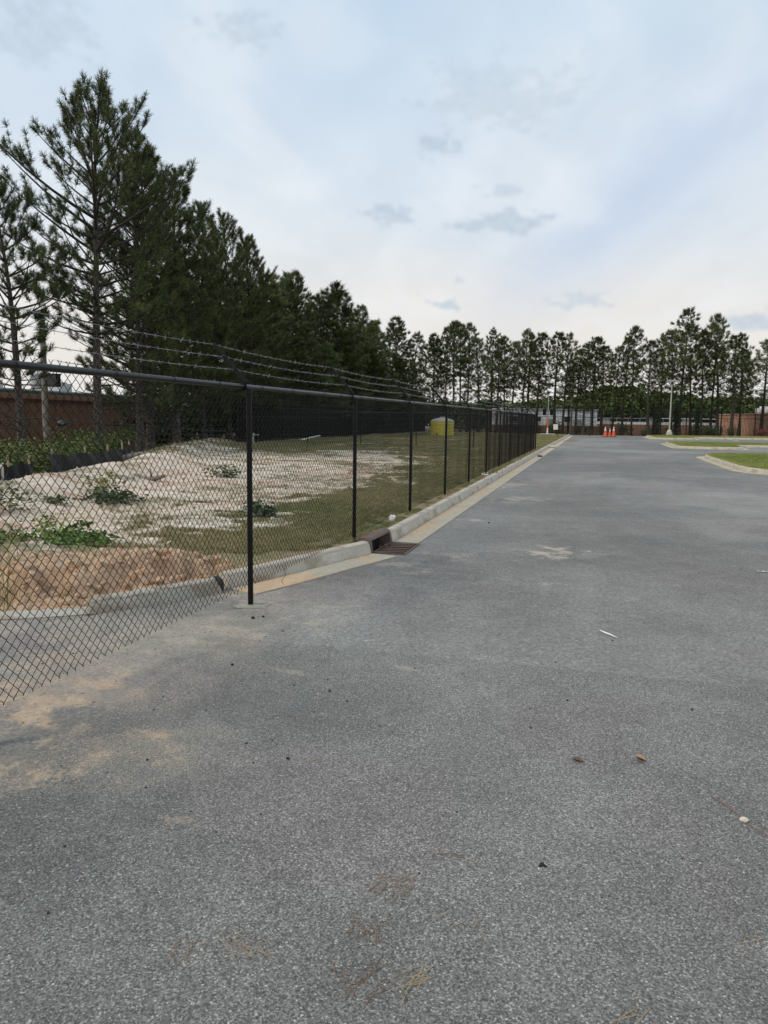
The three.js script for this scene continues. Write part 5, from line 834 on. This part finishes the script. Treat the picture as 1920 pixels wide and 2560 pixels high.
// ---------- litter on the drive ----------
{
  const lab = (l) => l;
  const black = std([0.012, 0.012, 0.012], 0.8), r = rng(1301);
  const B = [[-1.35, -4.19, 0.013], [-1.39, -3.37, 0.016], [-0.09, -4.6, 0.012], [0.62, -4.66, 0.014], [-1.59, -12.35, 0.03], [-1.89, -2.91, 0.01], [-2.04, -3.16, 0.012], [-1.55, -3.55, 0.009], [-2.3, -4.6, 0.02], [-1.75, -4.35, 0.012], [-1.1, -4.9, 0.012], [-2.68, -5.75, 0.03], [-2.62, -5.82, 0.022], [0.2, -6.0, 0.012], [-0.5, -3.1, 0.008], [0.4, -3.0, 0.007]];
  B.forEach(([x, z, s], i) => single('asphalt_crumb', 'small black crumb of asphalt lying on the drive', 'crumb', lump(s * 0.5, 1310 + i, [1.1, 0.75, 0.9]), black, [x, s * 0.3, z], 'black crumbs on the drive'));
  { const t = thing('asphalt_crumb', 'larger clustered black crumb on the open drive', 'crumb', [-0.12, 0, -2.8]); for (const [x, z, s] of [[0, 0, 0.009], [0.012, 0.006, 0.006], [-0.008, 0.01, 0.006]]) mesh('fragment', lump(s, 1340 + Math.round(s * 2000 + x * 900), [1, 0.8, 1]), black, t).position.set(x, s * 0.5, z); }
  single('fallen_leaf', 'dark brown curled leaf on the open drive', 'leaf', leafGeo(0.062, 0.036, 0.7).rotateY(1.25), std([0.13, 0.075, 0.045], 0.85), [-0.01, 0.004, -3.76]);
  single('fallen_leaf', 'pale tan folded leaf on the open drive', 'leaf', leafGeo(0.06, 0.042, 0.9).rotateX(0.2).rotateY(1.5), std([0.36, 0.23, 0.15], 0.85), [0.29, 0.006, -3.86]);
  single('pebble', 'cream pebble lying by the reddish twig', 'pebble', lump(0.015, 1351, [1.2, 0.75, 0.9], 2), std([0.6, 0.55, 0.42], 0.7), [0.68, 0.009, -3.37]);
  { const pts = []; for (let i = 0; i <= 14; i++) { const t = i / 14; pts.push(V(mix(0.58, 0.8, t) + 0.012 * Math.sin(t * 6), 0.005 + 0.003 * Math.sin(t * 9), mix(-3.56, -3.2, t) + 0.02 * Math.sin(t * 4))); } const t = thing('twig', 'thin reddish twig on the drive near the cream pebble', 'twig', [0.69, 0, -3.38]); mesh('stem', tubeGeo(pts, pts.map((_, i) => 0.0026 - 0.0001 * i), 5).translate(-0.69, 0, 3.38), std([0.24, 0.12, 0.08], 0.9), t); for (let k = 0; k < 5; k++) { const p = pts[2 + k * 2].clone().add(V(-0.69, 0, 3.38)); mesh('side_shoot', bar(p, p.clone().add(V((r() - 0.5) * 0.07, 0.004, (r() - 0.6) * 0.06)), 0.0012, 4), std([0.24, 0.12, 0.08], 0.9), t); } }
  { const g = new THREE.ExtrudeGeometry(new THREE.Shape([[-0.1, -0.008], [-0.02, -0.014], [0.03, -0.01], [0.12, 0], [0.03, 0.012], [-0.03, 0.01], [-0.11, 0.006]].map(([x, y]) => new THREE.Vector2(x, y))), { depth: 0.002, bevelEnabled: false }).rotateX(-Math.PI / 2); const p = g.attributes.position; for (let i = 0; i < p.count; i++) p.setY(i, p.getY(i) + 0.004 + 0.006 * Math.abs(Math.sin(p.getX(i) * 24))); g.computeVertexNormals(); single('paper_scrap', 'white torn strip of paper on the middle of the drive', 'paper', g.rotateY(-0.95), std([0.78, 0.78, 0.76], 0.8), [0.17, 0.0, -6.17]); }
  { const m = new THREE.PlaneGeometry(0.16, 0.05, 8, 3).rotateX(-Math.PI / 2); const p = m.attributes.position; for (let i = 0; i < p.count; i++) p.setY(i, 0.004 + 0.008 * hash(i, 3, 1361)); m.computeVertexNormals(); single('paper_scrap', 'flattened pale scrap far along the right of the drive', 'paper', m, std([0.6, 0.58, 0.52], 0.9, { side: THREE.DoubleSide }), [1.92, 0, -9.37]); }
  // pine straw
  const straw = [std([0.26, 0.14, 0.075], 0.9), std([0.36, 0.26, 0.15], 0.9)];
  [[-0.62, -2.56, 14], [-0.98, -2.05, 9], [-0.66, -2.22, 12], [-0.45, -2.12, 10], [-0.62, -1.98, 12], [0.24, -2.16, 5], [-0.5, -2.75, 4], [-0.35, -2.4, 4], [-1.2, -2.02, 6], [0.6, -2.6, 3]].forEach(([x, z, n], i) => {
    const l = [], a0 = r() * 6.28; for (let k = 0; k < n; k++) { const a = a0 + (r() - 0.5) * 1.1, L = 0.07 + 0.09 * r(), ox = (r() - 0.5) * 0.12, oz = (r() - 0.5) * 0.1, bend = (r() - 0.5) * 0.03; l.push(tubeGeo([V(ox, 0.002, oz), V(ox + Math.cos(a) * L * 0.5 + bend, 0.005 + 0.004 * r(), oz + Math.sin(a) * L * 0.5), V(ox + Math.cos(a) * L, 0.003, oz + Math.sin(a) * L)], [0.0011, 0.001, 0.0006], 3)); }
    single('pine_straw', 'small scatter of fallen brown pine needles on the drive', 'pine straw', merge(l), straw[i % 2], [x, 0, z], 'pine straw on the drive');
  });
  // loose grit along the entrance, too fine to count
  const gm = [], gc = []; const Q = new THREE.Quaternion(), E = new THREE.Euler();
  for (let i = 0; i < 2600; i++) { const w = r(); let x, z; if (w < 0.55) { x = -3.6 + 2.4 * Math.pow(r(), 1.3); z = -2.3 - 4.4 * r(); } else if (w < 0.8) { x = -2.6 + 4.6 * r(); z = -1.4 - 8 * r(); } else { x = -2.45 + 0.35 * r() - (r() < 0.5 ? 0.3 : 0); z = -7 - 30 * r(); } const s = 0.002 + 0.0065 * Math.pow(r(), 5); gm.push(new THREE.Matrix4().compose(V(x, s * 0.4, z), Q.setFromEuler(E.set(r() * 6, r() * 6, r() * 6)), V(s, s * 0.8, s))); const t = r(), c = t < 0.12 ? [0.04, 0.04, 0.04] : t < 0.7 ? [0.3, 0.28, 0.25] : t < 0.9 ? [0.5, 0.46, 0.4] : [0.34, 0.2, 0.12]; gc.push(lin(...c)); }
  const g = instanced('grit', lump(1, 1371, [1, 0.8, 1], 0), new THREE.MeshStandardMaterial({ roughness: 0.95 }), gm, gc, scene); g.userData.label = 'loose grit and pebbles scattered over the drive'; g.userData.category = 'grit';
  // kerbside oddments
  single('rock', 'pale rock lying in the gutter far along the kerb', 'rock', lump(0.16, 1381, [1.3, 0.6, 0.8], 2), std([0.5, 0.45, 0.37], 0.95), [-2.4, 0.06, -46.6]);
  single('rock', 'dark clod lying in the gutter midway along the kerb', 'rock', lump(0.1, 1382, [1.2, 0.6, 0.9], 2), std([0.09, 0.07, 0.055], 1), [-2.32, 0.04, -35]);
  { const g2 = new THREE.PlaneGeometry(1.5, 5, 30, 50).rotateX(-Math.PI / 2), p = g2.attributes.position; for (let i = 0; i < p.count; i++) { const x = p.getX(i), z = p.getZ(i), d = Math.hypot(x / 0.72, z / 2.3), f = fbm(x * 3, z * 1.4, 3, 1391); p.setY(i, -0.03 + 0.15 * smooth(1.05, 0.25, d + 0.5 * (f - 0.5)) * (0.6 + 0.7 * f)); } g2.computeVertexNormals(); single('sediment_pile', 'low brown spill of washed soil in the gutter before the gate', 'soil pile', worldUV(g2), std([0.2, 0.165, 0.115], 1), [-1.75, 0.012, -61.5]); }
  { const g3 = lump(0.032, 1392, [1.3, 1.2, 0.6], 2); const p = g3.attributes.position; for (let i = 0; i < p.count; i++) { const k = 1 + 0.9 * (hash(Math.round(p.getX(i) * 400), Math.round(p.getY(i) * 400) + Math.round(p.getZ(i) * 400) * 7, 1393) - 0.5); p.setXYZ(i, p.getX(i) * k, p.getY(i) * k, p.getZ(i) * k); } g3.computeVertexNormals(); single('plastic_scrap', 'crumpled white plastic scrap behind the kerb past the storm drain', 'scrap', g3, std([0.75, 0.76, 0.78], 0.5), [-2.86, 0.2, -11.0]); }
  { const pts = Array.from({ length: 17 }, (_, i) => { const a = -0.6 + i / 16 * 3.4; return V(-2.86 + 0.16 * Math.cos(a + 2.2) + 0.004 * i, 0.165, -21.3 - 0.34 * Math.sin(a + 2.2)); }); const g4 = tubeGeo(pts, pts.map(() => 0.017), 6, true).translate(2.86, 0, 21.3); single('plastic_hose', 'white curl of plastic hose at the foot of a fence post', 'hose', g4, std([0.72, 0.72, 0.7], 0.5), [-2.86, 0, -21.3]); }
  { const pts = [V(0, 0, 0), V(-0.3, 0.12, -2.6), V(-0.75, 0.16, -5.4)]; single('plastic_pipe', 'white plastic pipe lying at the foot of the long iron fence', 'pipe', tubeGeo(pts, pts.map(() => 0.045), 8, true), std([0.72, 0.72, 0.7], 0.5), [-17.6, 0.2, -45]); }
  { const t = thing('standpipe', 'short pale standpipe at the corner of the cross fence', 'standpipe', [-17.9, 0.13, -38.6]); mesh('riser', cyl(0.05, 0.05, 0.55, 10, 0, 0, 0), std([0.5, 0.48, 0.44], 0.6), t); mesh('cap', merge([cyl(0.07, 0.07, 0.06, 10, 0, 0.55, 0), bar(V(0, 0.5, 0), V(0.35, 0.52, 0), 0.03, 6)]), std([0.5, 0.48, 0.44], 0.6), t); mesh('stone_collar', lump(0.2, 1395, [1.2, 0.5, 1], 2), std([0.42, 0.38, 0.33], 1), t); }
  // hanging wire end below the mesh
  single('loose_wire', 'loose black wire end hanging below the fence mesh at the curved kerb', 'wire', tubeGeo([V(0, 0.16, 0), V(0.02, 0.09, 0.02), V(-0.01, 0.04, 0.05), V(0.02, 0.0, 0.06)], [0.0025, 0.0025, 0.0025, 0.002], 5), vinyl, [-2.94, 0.01, -7.05]);
}
// ---------- grass ----------
{
  const blades = (n, h, w, spread, seed) => { const r = rng(seed), pos = []; for (let i = 0; i < n; i++) { const a = r() * 6.28, x = (r() - 0.5) * spread, z = (r() - 0.5) * spread, L = h * (0.6 + 0.6 * r()), ln = 0.25 + 0.6 * r(), dx = Math.cos(a), dz = Math.sin(a), px = -dz * w / 2, pz = dx * w / 2; const P = [[x - px, 0, z - pz], [x + px, 0, z + pz], [x + dx * L * ln * 0.35 + px * 0.7, L * 0.6, z + dz * L * ln * 0.35 + pz * 0.7], [x + dx * L * ln * 0.35 - px * 0.7, L * 0.6, z + dz * L * ln * 0.35 - pz * 0.7], [x + dx * L * ln, L * (1 - 0.25 * ln), z + dz * L * ln]]; for (const k of [0, 1, 2, 0, 2, 3, 3, 2, 4]) pos.push(...P[k]); } const g = new THREE.BufferGeometry(); g.setAttribute('position', new THREE.Float32BufferAttribute(pos, 3)); g.computeVertexNormals(); return g; };
  const gmat = new THREE.MeshStandardMaterial({ roughness: 0.8, side: THREE.DoubleSide });
  const fineG = blades(9, 0.045, 0.004, 0.07, 1401), coarseG = blades(12, 0.07, 0.012, 0.22, 1403), tallG = blades(26, 0.6, 0.006, 0.28, 1405);
  const field = (name, label, n, pick, geo, s, c1, c2, seed) => { const r = rng(seed), m = [], c = []; const Q = new THREE.Quaternion(), Y = V(0, 1, 0); let guard = 0; while (m.length < n && guard++ < n * 12) { const p = pick(r); if (!p) continue; const k = s * (0.6 + 0.8 * r()); m.push(new THREE.Matrix4().compose(V(p[0], p[1], p[2]), Q.setFromAxisAngle(Y, r() * 6.28), V(k, k * (p[3] || 1), k))); const t = clamp(fbm(p[0] * 0.7 + 3, p[2] * 0.5, 3, 141) * 1.6 - 0.3 + (r() - 0.5) * 0.6), q = mix3(c1, c2, t); c.push(lin(...q)); } const o = instanced(numbered(name), geo, gmat, m, c, scene); o.userData.label = label; o.userData.category = 'grass'; return o; };
  const bare = (x, z) => polyEdge(x, z, SAND) + (fbm(x * 0.9, z * 0.9, 4, 101) - 0.5) * 4.2 + (fbm(x * 4, z * 4, 3, 111) - 0.5) * 2.4;
  const straw = [0.33, 0.275, 0.14], green = [0.16, 0.175, 0.06];
  field('lawn_grass', 'thin straw-green grass behind the near fence', 26000, (r) => { const z = -6.8 - 17 * Math.pow(r(), 1.2), x = -2.78 - 5 * Math.pow(r(), 1.1); const d = polyDist(x, z, KERB)[0]; if (d < 0.2) return null; if (bare(x, z) > 0.15 && r() > 0.06) return null; if (d < 0.6 && fbm(x * 4, z * 4, 3, 111) > 0.5) return null; if (z > -7.8 && d < 1.0) return null; return [x, landH(x, z), z, 1]; }, fineG, 1, straw, green, 1411);
  field('lawn_grass', 'worn grass of the far yard', 26000, (r) => { const z = -22 - 60 * Math.pow(r(), 1.3), x = -2.76 - 15 * Math.pow(r(), 1.2); if (bare(x, z) > 0.5 && r() > 0.06) return null; return [x, landH(x, z), z, 0.8]; }, coarseG, 1, straw, green, 1413);
  field('lawn_grass', 'mown green grass of the islands by the drive', 36000, (r) => { const k = r() < 0.55 ? 0 : r() < 0.6 ? 1 : 2, I = islands[k], b = [[4.9, 16, -41, -26], [5, 20, -63, -50], [5, 26, -95, -74]][k]; const x = mix(b[0], b[1], Math.pow(r(), 1.3)), z = mix(b[2], b[3], r()); if (!inPoly(x, z, I)) return null; return [x, 0.142, z, 0.8]; }, coarseG, 0.95, [0.32, 0.3, 0.085], [0.18, 0.25, 0.05], 1415);
  // crumbs of spoil strewn over the sand and the clay bank
  { const r = rng(1451), m = [], c = [], Q = new THREE.Quaternion(), E = new THREE.Euler(); let guard = 0;
    while (m.length < 9000 && guard++ < 90000) { const bank = m.length < 2600; const x = bank ? -5.6 + 2.3 * r() : -12 + 8 * Math.pow(r(), 0.8), z = bank ? -5.0 - 2.3 * r() : -6.5 - 16 * Math.pow(r(), 1.3), d = polyDist(x, z, KERB)[0]; if (d < 0.22) continue; if (bank ? d > 1.3 : bare(x, z) < 0.3) continue; if (polyDist(x, z, SILT)[0] < 0.2) continue;
      const s = bank ? 0.006 + 0.045 * Math.pow(r(), 4) : 0.006 + 0.03 * Math.pow(r(), 6); m.push(new THREE.Matrix4().compose(V(x, landH(x, z) - (bank ? s * 0.35 : -s * 0.2), z), Q.setFromEuler(E.set(r() * 6, r() * 6, r() * 6)), V(s * (0.8 + 0.6 * r()), s * 0.8, s))); const t = r(), q = bank ? mix3([0.42, 0.26, 0.155], [0.55, 0.40, 0.28], t) : t < 0.14 ? [0.2, 0.15, 0.11] : mix3([0.45, 0.33, 0.25], [0.7, 0.61, 0.52], t); c.push(lin(...q)); }
    const o = instanced('spoil_crumbs', lump(1, 1453, [1, 0.7, 1], 1), new THREE.MeshStandardMaterial({ roughness: 1 }), m, c, scene); o.userData.label = 'crumbs of pale soil strewn over the sandy slope'; o.userData.category = 'soil'; }
  // tall dry clumps near the end of the bank
  const mk = (label, x, z, s, c) => { const g = new THREE.Group(); const m = mesh('blades', tallG, new THREE.MeshStandardMaterial({ color: lin(...c), roughness: 0.9, side: THREE.DoubleSide }), g); setThing(g, 'tall_grass', label, 'grass clump', [x, landH(x, z), z], s * 5, s); };
  mk('tall yellow-green grass clump at the left end of the clay bank', -4.62, -5.15, 0.95, [0.2, 0.2, 0.045]); mk('second tall grass clump tucked behind the first on the bank', -4.85, -5.35, 1.0, [0.16, 0.18, 0.04]); mk('dry straw clump on the bank edge behind the tall grass', -5.05, -5.75, 0.75, [0.33, 0.28, 0.13]); mk('short tuft at the foot of the clay bank by the kerb end', -4.12, -5.72, 0.4, [0.16, 0.17, 0.05]); mk('grass tuft in the hollow of the clay bank', -4.45, -5.72, 0.45, [0.22, 0.2, 0.08]); mk('straw tuft at the foot of the first fence post', -2.96, -6.42, 0.2, [0.3, 0.26, 0.12]);
  // dead roots hanging over the top of the washout
  { const r = rng(1421), l = []; for (let i = 0; i < 22; i++) { const x = (r() - 0.5) * 0.9, z = (r() - 0.5) * 0.25, a = r() * 6.28, L = 0.12 + 0.25 * r(); l.push(tubeGeo([V(x, 0.05 * r(), z), V(x + Math.cos(a) * L * 0.5, 0.06 + 0.05 * r(), z + Math.sin(a) * L * 0.5), V(x + Math.cos(a) * L, -0.05 * r(), z + Math.sin(a) * L)], [0.004, 0.003, 0.0015], 4)); } single('dead_roots', 'tangle of dead grey roots at the top of the clay washout', 'roots', merge(l), std([0.17, 0.135, 0.105], 1), [-3.85, landH(-3.85, -6.85) + 0.01, -6.85]); }
  for (let i = 0; i < 9; i++) { const r = rng(1430 + i), x = -4.35 + 0.5 * r() - 0.1, z = -5.62 - 0.3 * r(), d = polyDist(x, z, KERB)[0]; if (d < 0.2) continue; single('soil_clod', 'pale clod of soil fallen at the foot of the clay bank', 'clod', lump(0.03 + 0.05 * r(), 1440 + i, [1.2, 0.8, 1], 2), std([0.42, 0.3, 0.2], 1), [x, landH(x, z) + 0.02, z], 'clods below the clay bank'); }
}
renderer.render(scene, camera);
